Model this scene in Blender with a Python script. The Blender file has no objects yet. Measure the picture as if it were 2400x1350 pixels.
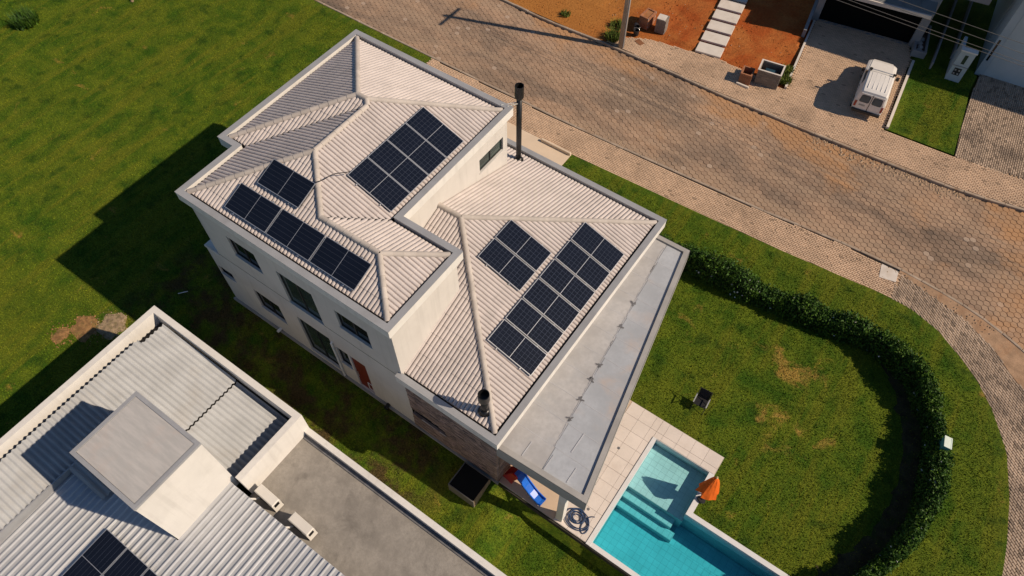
import bpy, math, random
import numpy as np
from mathutils import Vector, Matrix, Quaternion
random.seed(7)
RNG = np.random.default_rng(11)
R = math.radians

# ------------------------------------------------------------------ camera, sky, sun, exposure
scene = bpy.context.scene
COL = scene.collection
CAM = (11.66, -14.35, 28.0)
cd = bpy.data.cameras.new("camera")
cd.lens = 25.383; cd.sensor_width = 36.0; cd.clip_start = 0.5; cd.clip_end = 1500
cam = bpy.data.objects.new("camera", cd); COL.objects.link(cam)
cam.location = CAM; cam.rotation_euler = (R(90 - 56.727), 0, R(125.309 - 90))
scene.camera = cam

SUN_EL = R(39.07)
SUN_DIR = Vector((1.1625, 0.406, 1.0)).normalized()          # towards the sun
w = bpy.data.worlds.new("World"); scene.world = w; w.use_nodes = True
wn = w.node_tree.nodes; wl = w.node_tree.links
sky = wn.new("ShaderNodeTexSky"); sky.sky_type = 'NISHITA'; sky.sun_disc = False
sky.sun_elevation = SUN_EL; sky.sun_rotation = math.atan2(SUN_DIR.x, SUN_DIR.y)
sky.air_density = 1.0; sky.dust_density = 0.2; sky.ozone_density = 4.0
bg = wn["Background"]; bg.inputs["Strength"].default_value = 0.066
wl.new(sky.outputs[0], bg.inputs[0])
sd = bpy.data.lights.new("sun", 'SUN'); sd.energy = 4.8; sd.angle = R(0.55); sd.color = (1.0, 0.82, 0.62)
so = bpy.data.objects.new("sun", sd); COL.objects.link(so)
so.rotation_euler = SUN_DIR.to_track_quat('Z', 'Y').to_euler(); so.location = (60, 20, 60)
scene.view_settings.view_transform = 'Standard'; scene.view_settings.look = 'None'
scene.view_settings.exposure = 0.0; scene.view_settings.gamma = 1.0
scene.render.engine = 'CYCLES'
scene.cycles.use_denoising = True
scene.cycles.max_bounces = 6; scene.cycles.diffuse_bounces = 3; scene.cycles.transparent_max_bounces = 8
scene.cycles.caustics_reflective = False; scene.cycles.caustics_refractive = False

def proj(p):
    """pixel (2400 x 1350) of a world point: used only to pick the pieces that show largest"""
    q = cam_inv @ Vector(p)
    return 1200 + 1692.2 * q.x / -q.z, 675 - 1692.2 * q.y / -q.z
cam_inv = (Matrix.Translation(CAM) @ cam.rotation_euler.to_matrix().to_4x4()).inverted()

# ------------------------------------------------------------------ materials
class NT:
    def __init__(s, name):
        s.m = bpy.data.materials.new(name); s.m.use_nodes = True
        s.t = s.m.node_tree; s.n = s.t.nodes; s.l = s.t.links
        s.p = s.n["Principled BSDF"]; s.out = s.n["Material Output"]
        s._pos = None
    def link(s, a, b): s.l.new(a, b)
    def pos(s):
        if s._pos is None: s._pos = s.n.new("ShaderNodeNewGeometry").outputs["Position"]
        return s._pos
    def mapping(s, scale=(1, 1, 1), rot=(0, 0, 0), loc=(0, 0, 0), vec=None):
        k = s.n.new("ShaderNodeMapping"); k.inputs["Scale"].default_value = scale
        k.inputs["Rotation"].default_value = rot; k.inputs["Location"].default_value = loc
        s.link(vec or s.pos(), k.inputs["Vector"]); return k.outputs[0]
    def noise(s, scale, detail=4, rough=.55, vec=None, dist=0):
        k = s.n.new("ShaderNodeTexNoise"); k.inputs["Scale"].default_value = scale
        k.inputs["Detail"].default_value = detail; k.inputs["Roughness"].default_value = rough
        k.inputs["Distortion"].default_value = dist
        s.link(vec or s.pos(), k.inputs["Vector"]); return k.outputs["Fac"]
    def ramp(s, fac, lo, hi):
        k = s.n.new("ShaderNodeMapRange"); k.interpolation_type = 'SMOOTHSTEP'
        k.inputs["From Min"].default_value = lo; k.inputs["From Max"].default_value = hi
        s.link(fac, k.inputs["Value"]); return k.outputs[0]
    def math(s, op, a, b=None, c=None):
        k = s.n.new("ShaderNodeMath"); k.operation = op
        for i, v in enumerate((a, b, c)):
            if v is None: continue
            if isinstance(v, (int, float)): k.inputs[i].default_value = v
            else: s.link(v, k.inputs[i])
        return k.outputs[0]
    def mix(s, fac, a, b, blend='MIX'):
        k = s.n.new("ShaderNodeMix"); k.data_type = 'RGBA'; k.blend_type = blend
        for sock, v in ((k.inputs[0], fac), (k.inputs[6], a), (k.inputs[7], b)):
            if isinstance(v, (int, float)): sock.default_value = v
            elif isinstance(v, tuple): sock.default_value = v + (1,) if len(v) == 3 else v
            else: s.link(v, sock)
        return k.outputs[2]
    def rnd(s):
        a = s.n.new("ShaderNodeAttribute"); a.attribute_name = "rnd"
        o = s.n.new("ShaderNodeObjectInfo")
        return s.math('FRACT', s.math('ADD', a.outputs["Fac"], o.outputs["Random"]))
    def bump(s, h, strength=.3, dist=.02):
        k = s.n.new("ShaderNodeBump"); k.inputs["Strength"].default_value = strength
        k.inputs["Distance"].default_value = dist; s.link(h, k.inputs["Height"])
        s.link(k.outputs[0], s.p.inputs["Normal"])
    def set(s, col=None, rough=None, metal=None, spec=None):
        for nm, v in (("Base Color", col), ("Roughness", rough), ("Metallic", metal), ("Specular IOR Level", spec)):
            if v is None: continue
            if isinstance(v, tuple): s.p.inputs[nm].default_value = v + (1,)
            elif isinstance(v, (int, float)): s.p.inputs[nm].default_value = v
            else: s.link(v, s.p.inputs[nm])
        return s.m

def sc(c, k): return tuple(max(0., min(1., x * k)) for x in c)

MATS = {}
def mat(name, col, rough=.8, var=.12, scale=1.5, fine=25, metal=0, spec=.3, rnd=0., bump=.0, stain=None, stain_amt=.0, spot=0):
    if name in MATS: return MATS[name]
    t = NT(name)
    n = t.noise(scale, 6, .6)
    f = t.noise(fine, 3, .6)
    c = t.mix(t.ramp(n, .3, .7), sc(col, 1 - var), sc(col, 1 + var))
    c = t.mix(t.math('MULTIPLY', t.ramp(f, .35, .75), .5), c, sc(col, 1 - var * 1.4))
    if rnd:
        rv = t.rnd(); c = t.mix(t.math('MULTIPLY', rv, rnd), c, sc(col, .45))
        if spot: c = t.mix(t.math('MULTIPLY', t.math('GREATER_THAN', rv, 1 - spot), .55), c, sc(col, .28))
    if stain:
        k = t.ramp(t.noise(scale * .6, 7, .65, dist=.6), .48, .72)
        c = t.mix(t.math('MULTIPLY', k, stain_amt), c, stain)
    if bump: t.bump(f, bump, .02)
    MATS[name] = t.set(c, rough, metal, spec)
    return MATS[name]

plaster = mat("plaster_cream", (.62, .59, .555), .9, .05, .8, 60, stain=(.42, .39, .36), stain_amt=.22, bump=.06)
def rain_streaks(m, amt):
    """thin vertical run marks under the caps, in the colour of old dirt"""
    nt = m.node_tree; p = nt.nodes["Principled BSDF"]; src = p.inputs["Base Color"].links[0].from_socket
    g = nt.nodes.new("ShaderNodeNewGeometry"); mp = nt.nodes.new("ShaderNodeMapping"); mp.inputs["Scale"].default_value = (5.5, 5.5, .35)
    nz = nt.nodes.new("ShaderNodeTexNoise"); nz.inputs["Scale"].default_value = 1; nz.inputs["Detail"].default_value = 5
    mr = nt.nodes.new("ShaderNodeMapRange"); mr.inputs["From Min"].default_value = .52; mr.inputs["From Max"].default_value = .78; mr.inputs["To Max"].default_value = amt
    mx = nt.nodes.new("ShaderNodeMix"); mx.data_type = 'RGBA'; mx.inputs[7].default_value = (.26, .245, .225, 1)
    nt.links.new(g.outputs["Position"], mp.inputs[0]); nt.links.new(mp.outputs[0], nz.inputs["Vector"]); nt.links.new(nz.outputs["Fac"], mr.inputs["Value"])
    nt.links.new(mr.outputs[0], mx.inputs[0]); nt.links.new(src, mx.inputs[6]); nt.links.new(mx.outputs[2], p.inputs["Base Color"])
rain_streaks(plaster, .22)
plaster_w = mat("plaster_white", (.71, .69, .66), .85, .05, .9, 60, stain=(.45, .43, .40), stain_amt=.22)
rain_streaks(plaster_w, .20)
flashing = mat("flashing_zinc", (.36, .37, .39), .5, .08, 1.1, 30, metal=.15, stain=(.24, .24, .25), stain_amt=.4)
gutter_m = mat("gutter_dark", (.035, .034, .034), .7, .3, 3)
tile_m = mat("concrete_tile", (.575, .52, .50), .75, .07, 1.2, 40, rnd=.10, stain=(.34, .31, .29), stain_amt=.28, bump=.12)
ridge_m = mat("ridge_tile_mortar", (.52, .47, .43), .8, .10, 2, 40, rnd=.25, stain=(.30, .27, .25), stain_amt=.35, bump=.15)
deck_m = mat("roof_underlay", (.20, .17, .15), .9, .2)
alu = mat("aluminium", (.70, .71, .72), .35, .05, 4, 60, metal=.7)
black_m = mat("black_enamel", (.012, .012, .013), .35, .2, 6, 40, spec=.5)
frame_dark = mat("dark_window_frame", (.03, .03, .032), .5, .1)
sill_m = mat("stone_sill", (.62, .60, .57), .7, .1)
door_red = mat("red_door_paint", (.17, .022, .010), .55, .15, 4)
pvc = mat("white_pvc", (.75, .74, .72), .5, .05)
stone_m = mat("split_stone", (.42, .30, .25), .9, .3, 2.5, 18, rnd=.85, bump=.5)
concrete = mat("concrete_grey", (.34, .33, .32), .9, .14, .8, 30, stain=(.20, .19, .18), stain_amt=.6, bump=.2)
slab_m = mat("canopy_sheet", (.40, .425, .465), .6, .12, .7, 6, rnd=.10, stain=(.46, .39, .35), stain_amt=.8, bump=.05)
slab_in = mat("canopy_sheet_stained", (.435, .43, .435), .7, .14, 1.0, 6, rnd=.12, stain=(.36, .37, .39), stain_amt=.85, bump=.08)
seam_m = mat("seam_pale", (.47, .48, .51), .6, .15)
patch_m = mat("sealant_dark", (.15, .15, .16), .6, .3, 4)
decktile = mat("pale_stone_tile", (.71, .64, .59), .8, .05, 1.5, 40, rnd=.14, stain=(.50, .42, .36), stain_amt=.3)
grout = mat("grout", (.56, .50, .45), .95, .1)
patio = mat("patio_screed", (.56, .43, .32), .85, .05, 1.2, 40)
poolwhite = mat("coping_white", (.68, .68, .69), .7, .05, 2, 30)
pooltile = mat("pool_mosaic", (.70, .70, .70), .5, .08, 1.5, 30, rnd=.10)
soil = mat("joint_soil", (.15, .10, .068), 1, .3, 2, 30)
sand = mat("bedding_sand", (.42, .29, .19), 1, .2, 2, 30)
kerb_m = mat("kerb_concrete", (.40, .32, .25), .95, .2, 1.5, 30, rnd=.25, stain=(.24, .14, .08), stain_amt=.7)
brick_m = mat("paving_brick", (.66, .475, .33), .9, .12, .7, 25, rnd=.30, stain=(.27, .19, .13), stain_amt=.5, spot=.015)
brick_g = mat("paving_brick_worn", (.50, .385, .29), .9, .2, .7, 25, rnd=.55, stain=(.16, .125, .10), stain_amt=.75, spot=.10)
orange_f = mat("orange_fabric", (.75, .14, .012), .8, .12, 6, 50)
red_p = mat("red_plastic", (.40, .010, .012), .35, .1, 4)
blue_p = mat("blue_plastic", (.010, .13, .60), .3, .1, 4, spec=.5)
hose_m = mat("navy_hose", (.02, .05, .13), .45, .2, 8, spec=.5)
wood = mat("weathered_wood", (.34, .24, .14), .85, .25, 5, 40)
mesh_black = mat("black_mesh", (.006, .006, .006), .95, .2)
textile = mat("black_textile", (.014, .014, .018), .8, .2, 8)
silver = mat("silver_tube", (.66, .64, .60), .35, .05, metal=.6)
teal = mat("teal_paint", (.10, .30, .30), .6, .15, 6)
van_white = mat("van_paint", (.72, .70, .68), .3, .03, 2, 40, spec=.5)
rubber = mat("tyre_rubber", (.015, .015, .015), .85, .1)
lamp_red = mat("tail_lamp", (.28, .015, .012), .25, .05, spec=.6)
fibre = mat("fibre_cement", (.37, .385, .405), .9, .10, 1.1, 30, rnd=.10, stain=(.33, .32, .31), stain_amt=.5)
metal_roof = mat("galvanised_sheet", (.53, .545, .57), .42, .07, 1.2, 30, metal=.25, stain=(.38, .37, .36), stain_amt=.3)
screed = mat("terrace_screed", (.275, .255, .23), .95, .16, 1.6, 10, stain=(.15, .138, .125), stain_amt=.85, bump=.5)
ac_m = mat("ac_casing", (.68, .65, .60), .5, .04)
wall_blue = mat("pale_house_render", (.40, .47, .52), .85, .05)
wall_grey = mat("grey_house_render", (.27, .27, .28), .85, .08, stain=(.22, .22, .22), stain_amt=.4)
clay = mat("clay_brick", (.36, .16, .085), .9, .2, 4, 30, rnd=.3, bump=.3)
block = mat("cement_block", (.24, .205, .175), .95, .15, 3, 30, rnd=.35, bump=.3)
stepslab = mat("step_slab", (.62, .57, .52), .9, .06, 1.5, 30, stain=(.45, .36, .28), stain_amt=.4)
pole_m = mat("pole_concrete", (.40, .34, .28), .9, .12, 2, 25)
rock_m = mat("pale_rock", (.42, .40, .38), .9, .2, 3, 20)
flower_m = mat("white_petal", (.80, .80, .78), .7, .05)
cable_m = mat("grey_cable", (.16, .15, .14), .6, .1)
soilred = mat("orange_clay", (.40, .17, .065), 1, .3, 2, 20, stain=(.33, .22, .14), stain_amt=.7, bump=.5)
verge_m = mat("dusty_verge", (.36, .235, .15), 1, .25, 1.5, 20, stain=(.36, .18, .085), stain_amt=.6, bump=.5)
garage_m = mat("garage_shade_black", (.006, .0065, .0065), .95, .1, spec=.05)

def glass(name, col, rough=.06):
    t = NT(name); MATS[name] = t.m
    n = t.ramp(t.noise(1.4, 2), .3, .7)
    return t.set(t.mix(n, sc(col, .6), col), rough, 0, .6)
pane_m = glass("window_glass", (.012, .020, .022))
pane_g = glass("green_glass", (.040, .065, .060), .1)
pane_van = glass("van_glass", (.03, .075, .115), .12)

def solar(name, amt, both=True):
    t = NT(name)
    tc = t.n.new("ShaderNodeTexCoord").outputs["Object"]
    s = t.n.new("ShaderNodeSeparateXYZ"); t.link(tc, s.inputs[0])
    lx = t.math('LESS_THAN', t.math('PINGPONG', t.math('ADD', s.outputs[0], .004), .0825), .0045)
    ly = t.math('LESS_THAN', t.math('PINGPONG', t.math('ADD', s.outputs[1], .002), .0825), .0045)
    ln = t.math('MAXIMUM', lx, ly) if both else lx
    nb = t.noise(2.0, 2)
    base = t.mix(nb, (.005, .007, .014), (.008, .011, .022))
    c = t.mix(t.math('MULTIPLY', ln, amt), base, (.15, .17, .22))
    return t.set(c, .22, 0, .45)
solar_m = solar("solar_cells", .28)
solar_k = solar("solar_cells_black", .22, False)

def grass(name, lush=1.0, blade=False):
    t = NT(name)
    big = t.noise(.16, 4, .55, dist=.3)
    mid = t.noise(.9, 5, .6, dist=.3)
    streak = t.noise(.55, 4, .6, vec=t.mapping((2.4, .26, 1), (0, 0, R(10))))
    fine = t.noise(15, 4, .75); fine2 = t.noise(6.5, 3, .65)
    sp = t.n.new("ShaderNodeSeparateXYZ"); t.link(t.pos(), sp.inputs[0])
    def near(x, y, r0, r1):
        dx = t.math('SUBTRACT', sp.outputs[0], x); dy = t.math('SUBTRACT', sp.outputs[1], y)
        d_ = t.math('SQRT', t.math('ADD', t.math('MULTIPLY', dx, dx), t.math('MULTIPLY', dy, dy)))
        return t.math('SUBTRACT', 1, t.ramp(d_, r0, r1))
    g1 = (.038, .092, .008); g2 = (.112, .152, .014); dry = (.34, .215, .060); dark = (.016, .052, .007)
    c = t.mix(t.ramp(mid, .28, .70), g1, g2)
    c = t.mix(t.math('MULTIPLY', t.ramp(streak, .49, .62), .60), c, (.140, .152, .016))
    c = t.mix(t.math('MULTIPLY', t.ramp(big, .48, .66), .40), c, (.130, .150, .015))
    dk = t.noise(1.0, 4, .55, vec=t.mapping(loc=(7, 3, 0)))
    c = t.mix(t.math('MULTIPLY', t.ramp(dk, .55, .70), .60), c, dark)
    # worn, dry turf: a few places on the garden lawn, scarce elsewhere
    d = t.noise(.8, 6, .68, dist=.5)
    worn = t.math('MAXIMUM', t.math('MAXIMUM', near(13.3, 4.0, .3, 2.4), near(14.0, 1.2, .2, 1.7)), t.math('MAXIMUM', near(8.6, 4.4, .1, 1.3), near(-12.2, -11.4, .2, 1.7)))
    d = t.math('ADD', d, t.math('MULTIPLY', worn, .17))
    c = t.mix(t.math('MULTIPLY', t.ramp(d, .61, .78), .85), c, dry)
    # bare earth in the strip between the two houses, darkened to deepen its shade
    box = t.math('MULTIPLY', t.math('MULTIPLY', t.ramp(sp.outputs[0], -14, -11.5), t.math('SUBTRACT', 1, t.ramp(sp.outputs[0], 2.5, 5.0))),
                 t.math('MULTIPLY', t.ramp(sp.outputs[1], -12.5, -11), t.math('SUBTRACT', 1, t.ramp(sp.outputs[1], -7.0, -5.0))))
    e = t.ramp(t.noise(.7, 6, .65, vec=t.mapping(loc=(3, 9, 0))), .44, .60)
    c = t.mix(t.math('MULTIPLY', t.math('MULTIPLY', e, box), .85), c, (.070, .040, .026))
    c = t.mix(t.math('MULTIPLY', t.ramp(fine2, .35, .70), .30), c, t.mix(1, c, (.50, .58, .5), 'MULTIPLY'))
    c = t.mix(t.ramp(fine, .34, .68), t.mix(1, c, (1.5, 1.45, 1.3), 'MULTIPLY'), t.mix(1, c, (.55, .60, .55), 'MULTIPLY'))
    if blade:
        c = t.mix(t.rnd(), t.mix(1, c, (.40, .48, .42), 'MULTIPLY'), t.mix(1, c, (2.2, 2.0, 1.6), 'MULTIPLY'))
    else:
        t.bump(t.noise(26, 3, .7), .8, .05)
    return t.set(c, .9, 0, .1)
grass_m = grass("lawn_turf"); blade_m = grass("grass_blade", 1.05, True)

def road_mat():
    t = NT("hex_paver")
    r = t.rnd()
    big = t.noise(.30, 5, .6, dist=.5, vec=t.mapping((.55, 1.2, 1)))
    c = t.mix(r, (.205, .152, .116), (.262, .195, .148))
    c = t.mix(t.ramp(big, .36, .64), c, t.mix(1, c, (1.7, 1.55, 1.4), 'MULTIPLY'))
    dk = t.noise(.22, 5, .6, vec=t.mapping((.6, 1.3, 1), loc=(5, 2, 0)))
    c = t.mix(t.math('MULTIPLY', t.ramp(dk, .52, .72), .70), c, (.095, .080, .070))
    c = t.mix(t.math('MULTIPLY', t.math('GREATER_THAN', r, .988), .55), c, (.46, .37, .30))
    # clay washed over the stones: patches, most along the far kerb
    sp = t.n.new("ShaderNodeSeparateXYZ"); t.link(t.pos(), sp.inputs[0])
    near_k = t.ramp(sp.outputs[1], 14.3, 18.0)
    cl = t.math('ADD', t.noise(.26, 6, .62, dist=.3, vec=t.mapping(loc=(11, 4, 0))), t.math('MULTIPLY', t.math('MAXIMUM', near_k, t.ramp(sp.outputs[0], 14.5, 22)), .19))
    c = t.mix(t.math('MULTIPLY', t.ramp(cl, .58, .80), .80), c, (.46, .255, .125))
    tr = t.noise(1.0, 4, .6, vec=t.mapping((.10, 1.0, 1), loc=(2, 8, 0)))
    c = t.mix(t.math('MULTIPLY', t.ramp(tr, .46, .66), .55), c, (.40, .29, .205))
    f = t.noise(22, 4, .7)
    c = t.mix(t.math('MULTIPLY', t.ramp(f, .4, .75), .35), c, t.mix(1, c, (.5, .48, .45), 'MULTIPLY'))
    t.bump(f, .35, .02)
    return t.set(c, .95, 0, .15)
hex_m = road_mat()

def clay_ground():
    t = NT("red_clay")
    a = t.ramp(t.noise(.5, 6, .65, dist=.6), .35, .68); b = t.noise(9, 5, .7)
    c = t.mix(a, (.36, .085, .020), (.44, .155, .042))
    sp = t.n.new("ShaderNodeSeparateXYZ"); t.link(t.pos(), sp.inputs[0])
    c = t.mix(t.math('MULTIPLY', t.math('SUBTRACT', 1, t.ramp(sp.outputs[0], -7.0, -2.2)), .7), c, (.42, .20, .05))
    g = t.ramp(t.noise(.9, 6, .7, vec=t.mapping(loc=(4, 4, 0))), .60, .74)
    c = t.mix(t.math('MULTIPLY', g, .5), c, (.16, .13, .03))
    c = t.mix(t.math('MULTIPLY', t.ramp(b, .35, .7), .55), c, t.mix(1, c, (.45, .4, .4), 'MULTIPLY'))
    t.bump(b, .8, .06)
    return t.set(c, 1, 0, .1)
clay_m = clay_ground()

def leaf_mat(name, lo, hi, rough=.45):
    t = NT(name)
    c = t.mix(t.rnd(), lo, hi)
    c = t.mix(t.ramp(t.noise(1.6, 4, .6), .40, .64), c, t.mix(1, c, (1.9, 1.55, 1.2), 'MULTIPLY'))
    return t.set(c, rough, 0, .25)
leaf_m = leaf_mat("hedge_leaf", (.010, .036, .005), (.055, .130, .014), .6)
leaf_w = leaf_mat("weed_leaf", (.05, .09, .012), (.12, .16, .03), .7)
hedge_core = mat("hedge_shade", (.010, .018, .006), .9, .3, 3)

def water_mat():
    t = NT("pool_water")
    t.n.remove(t.p)
    tr = t.n.new("ShaderNodeBsdfTransparent"); gl = t.n.new("ShaderNodeBsdfGlossy")
    gl.inputs["Roughness"].default_value = .03
    ge = t.n.new("ShaderNodeNewGeometry"); dt = t.n.new("ShaderNodeVectorMath"); dt.operation = 'DOT_PRODUCT'
    t.link(ge.outputs["Incoming"], dt.inputs[0]); t.link(ge.outputs["Normal"], dt.inputs[1])
    sch = t.math('MULTIPLY_ADD', t.math('POWER', t.math('SUBTRACT', 1, t.math('ABSOLUTE', dt.outputs["Value"])), 5), .98, .02)
    bp = t.n.new("ShaderNodeBump"); bp.inputs["Strength"].default_value = .22; bp.inputs["Distance"].default_value = .03
    t.link(t.noise(3.0, 3), bp.inputs["Height"])
    t.link(bp.outputs[0], gl.inputs["Normal"])
    mx = t.n.new("ShaderNodeMixShader"); t.link(sch, mx.inputs[0])
    t.link(tr.outputs[0], mx.inputs[1]); t.link(gl.outputs[0], mx.inputs[2])
    t.link(mx.outputs[0], t.out.inputs["Surface"])
    va = t.n.new("ShaderNodeVolumeAbsorption"); va.inputs["Color"].default_value = (.20, .875, .945, 1)
    va.inputs["Density"].default_value = 1.0
    t.link(va.outputs[0], t.out.inputs["Volume"])
    return t.m
def streaky():
    t = NT("weathered_slab")
    a = t.noise(1.0, 6, .65, vec=t.mapping((1.1, 6.5, 1), (0, 0, R(20)))); b = t.noise(.8, 5, .6)
    c = t.mix(t.ramp(a, .35, .7), (.40, .395, .39), (.48, .465, .455))
    c = t.mix(t.math('MULTIPLY', t.ramp(b, .5, .7), .6), c, (.46, .40, .37)); t.bump(a, .15, .02)
    return t.set(c, .85, 0, .2)
streak_m = streaky()
water_m = water_mat()

# ------------------------------------------------------------------ mesh helpers
class MB:
    def __init__(s): s.v = []; s.f = []; s.r = []; s.cur = 0.
    def face(s, pts):
        i = len(s.v); s.v.extend(tuple(p) for p in pts); s.f.append(tuple(range(i, i + len(pts)))); s.r.append(s.cur)
    def mesh(s, verts, faces):
        i = len(s.v); s.v.extend(tuple(p) for p in verts)
        for f in faces: s.f.append(tuple(a + i for a in f)); s.r.append(s.cur)
    def box(s, x0, y0, z0, x1, y1, z1):
        v = [(x0, y0, z0), (x1, y0, z0), (x1, y1, z0), (x0, y1, z0), (x0, y0, z1), (x1, y0, z1), (x1, y1, z1), (x0, y1, z1)]
        s.mesh(v, [(3, 2, 1, 0), (4, 5, 6, 7), (0, 1, 5, 4), (1, 2, 6, 5), (2, 3, 7, 6), (3, 0, 4, 7)]); return s
    def cbox(s, x0, y0, z0, x1, y1, z1, c=.02):
        """box with chamfered top edges"""
        v = [(x0, y0, z0), (x1, y0, z0), (x1, y1, z0), (x0, y1, z0), (x0, y0, z1 - c), (x1, y0, z1 - c), (x1, y1, z1 - c), (x0, y1, z1 - c),
             (x0 + c, y0 + c, z1), (x1 - c, y0 + c, z1), (x1 - c, y1 - c, z1), (x0 + c, y1 - c, z1)]
        f = [(3, 2, 1, 0), (8, 9, 10, 11)]
        for a in range(4):
            b = (a + 1) % 4; f += [(a, b, b + 4, a + 4), (a + 4, b + 4, b + 8, a + 8)]
        s.mesh(v, f); return s
    def prism(s, poly, z0, z1, bottom=True):
        n = len(poly)
        v = [(p[0], p[1], z0 if not callable(z0) else z0(*p)) for p in poly] + [(p[0], p[1], z1 if not callable(z1) else z1(*p)) for p in poly]
        f = [tuple(range(n, 2 * n))] + ([tuple(range(n - 1, -1, -1))] if bottom else [])
        f += [(i, (i + 1) % n, n + (i + 1) % n, n + i) for i in range(n)]
        s.mesh(v, f); return s
    def cyl(s, p0, p1, r0, r1=None, n=12, caps=True):
        r1 = r0 if r1 is None else r1
        p0 = Vector(p0); p1 = Vector(p1); d = (p1 - p0).normalized()
        a = d.orthogonal().normalized(); b = d.cross(a)
        v = []
        for p, r in ((p0, r0), (p1, r1)):
            for i in range(n):
                t = 2 * math.pi * i / n; v.append(p + (a * math.cos(t) + b * math.sin(t)) * r)
        f = [(i, (i + 1) % n, n + (i + 1) % n, n + i) for i in range(n)]
        if caps: f += [tuple(range(n - 1, -1, -1)), tuple(range(n, 2 * n))]
        s.mesh(v, f); return s
    def tube(s, path, r, n=8):
        path = [Vector(p) for p in path]; rings = []
        up = Vector((0, 0, 1))
        for i, p in enumerate(path):
            d = (path[min(i + 1, len(path) - 1)] - path[max(i - 1, 0)]).normalized()
            a = d.cross(up); a = a.normalized() if a.length > 1e-4 else d.orthogonal().normalized(); b = d.cross(a)
            rr = r[i] if isinstance(r, (list, tuple)) else r
            rings.append([p + (a * math.cos(2 * math.pi * k / n) + b * math.sin(2 * math.pi * k / n)) * rr for k in range(n)])
        v = [q for g in rings for q in g]; f = []
        for i in range(len(rings) - 1):
            for k in range(n):
                f.append((i * n + k, i * n + (k + 1) % n, (i + 1) * n + (k + 1) % n, (i + 1) * n + k))
        f += [tuple(range(n - 1, -1, -1)), tuple(range((len(rings) - 1) * n, len(rings) * n))]
        s.mesh(v, f); return s
    def data(s, name, m, smooth=False):
        me = bpy.data.meshes.new(name); me.from_pydata(s.v, [], s.f)
        if any(s.r):
            at = me.attributes.new("rnd", 'FLOAT', 'FACE'); at.data.foreach_set("value", np.array(s.r, np.float32))
        if m: me.materials.append(m)
        if smooth: me.polygons.foreach_set("use_smooth", [True] * len(me.polygons))
        me.update(); return me
    def build(s, name, m, parent=None, smooth=False, kind=None):
        return link(name, s.data(name, m, smooth), parent, kind)

def link(name, me, parent=None, kind=None):
    o = bpy.data.objects.new(name, me); COL.objects.link(o)
    if parent is not None: o.parent = parent
    if kind: o["kind"] = kind
    return o
def tag(o, label, cat, group=None):
    o["label"] = label; o["category"] = cat
    if group: o["group"] = group
    return o
def thing(name, label, cat, loc=(0, 0, 0), rz=0, group=None):
    o = bpy.data.objects.new(name, None); COL.objects.link(o)
    o.empty_display_size = .3; o.location = loc; o.rotation_euler = (0, 0, rz)
    return tag(o, label, cat, group)
def struct(o): o["kind"] = "structure"; return o

def in_poly(x, y, poly):
    x = np.asarray(x, float); y = np.asarray(y, float); r = np.zeros(x.shape, bool); n = len(poly); j = n - 1
    for i in range(n):
        xi, yi = poly[i]; xj, yj = poly[j]
        c = ((yi > y) != (yj > y)) & (x < (xj - xi) * (y - yi) / (yj - yi + 1e-12) + xi)
        r ^= c; j = i
    return r
def clip_poly(sub, poly):
    """Sutherland-Hodgman, poly convex and counter-clockwise"""
    out = sub
    n = len(poly)
    for i in range(n):
        ax, ay = poly[i]; bx, by = poly[(i + 1) % n]
        def side(p): return (bx - ax) * (p[1] - ay) - (by - ay) * (p[0] - ax)
        src = out; out = []
        if not src: return []
        for k in range(len(src)):
            p, q = src[k], src[(k + 1) % len(src)]; sp, sq = side(p), side(q)
            if sp >= -1e-9: out.append(p)
            if (sp > 1e-9 and sq < -1e-9) or (sp < -1e-9 and sq > 1e-9):
                t = sp / (sp - sq); out.append((p[0] + t * (q[0] - p[0]), p[1] + t * (q[1] - p[1])))
    return out
def ccw(poly):
    a = sum(poly[i][0] * poly[(i + 1) % len(poly)][1] - poly[(i + 1) % len(poly)][0] * poly[i][1] for i in range(len(poly)))
    return list(poly) if a > 0 else list(poly)[::-1]
def inset(poly, d):
    """rectilinear or general ccw polygon moved inward by d"""
    n = len(poly); out = []
    for i in range(n):
        p0, p1, p2 = poly[i - 1], poly[i], poly[(i + 1) % n]
        def nrm(a, b):
            l = math.hypot(b[0] - a[0], b[1] - a[1]); return (-(b[1] - a[1]) / l, (b[0] - a[0]) / l)
        n1, n2 = nrm(p0, p1), nrm(p1, p2); k = 1 + n1[0] * n2[0] + n1[1] * n2[1]
        out.append((p1[0] + (n1[0] + n2[0]) * d / k, p1[1] + (n1[1] + n2[1]) * d / k))
    return out
def ring(mb, outer, inner, z0, z1, closed=True):
    n = len(outer)
    for i in range(n if closed else n - 1):
        j = (i + 1) % n; a, b, c, d = outer[i], outer[j], inner[j], inner[i]
        mb.face([(*a, z1), (*b, z1), (*c, z1), (*d, z1)]); mb.face([(*d, z0), (*c, z0), (*b, z0), (*a, z0)])
        mb.face([(*a, z0), (*b, z0), (*b, z1), (*a, z1)]); mb.face([(*c, z0), (*d, z0), (*d, z1), (*c, z1)])
    if not closed:
        for i in (0, n - 1):
            a, d = outer[i], inner[i]; mb.face([(*a, z0), (*a, z1), (*d, z1), (*d, z0)])

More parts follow.
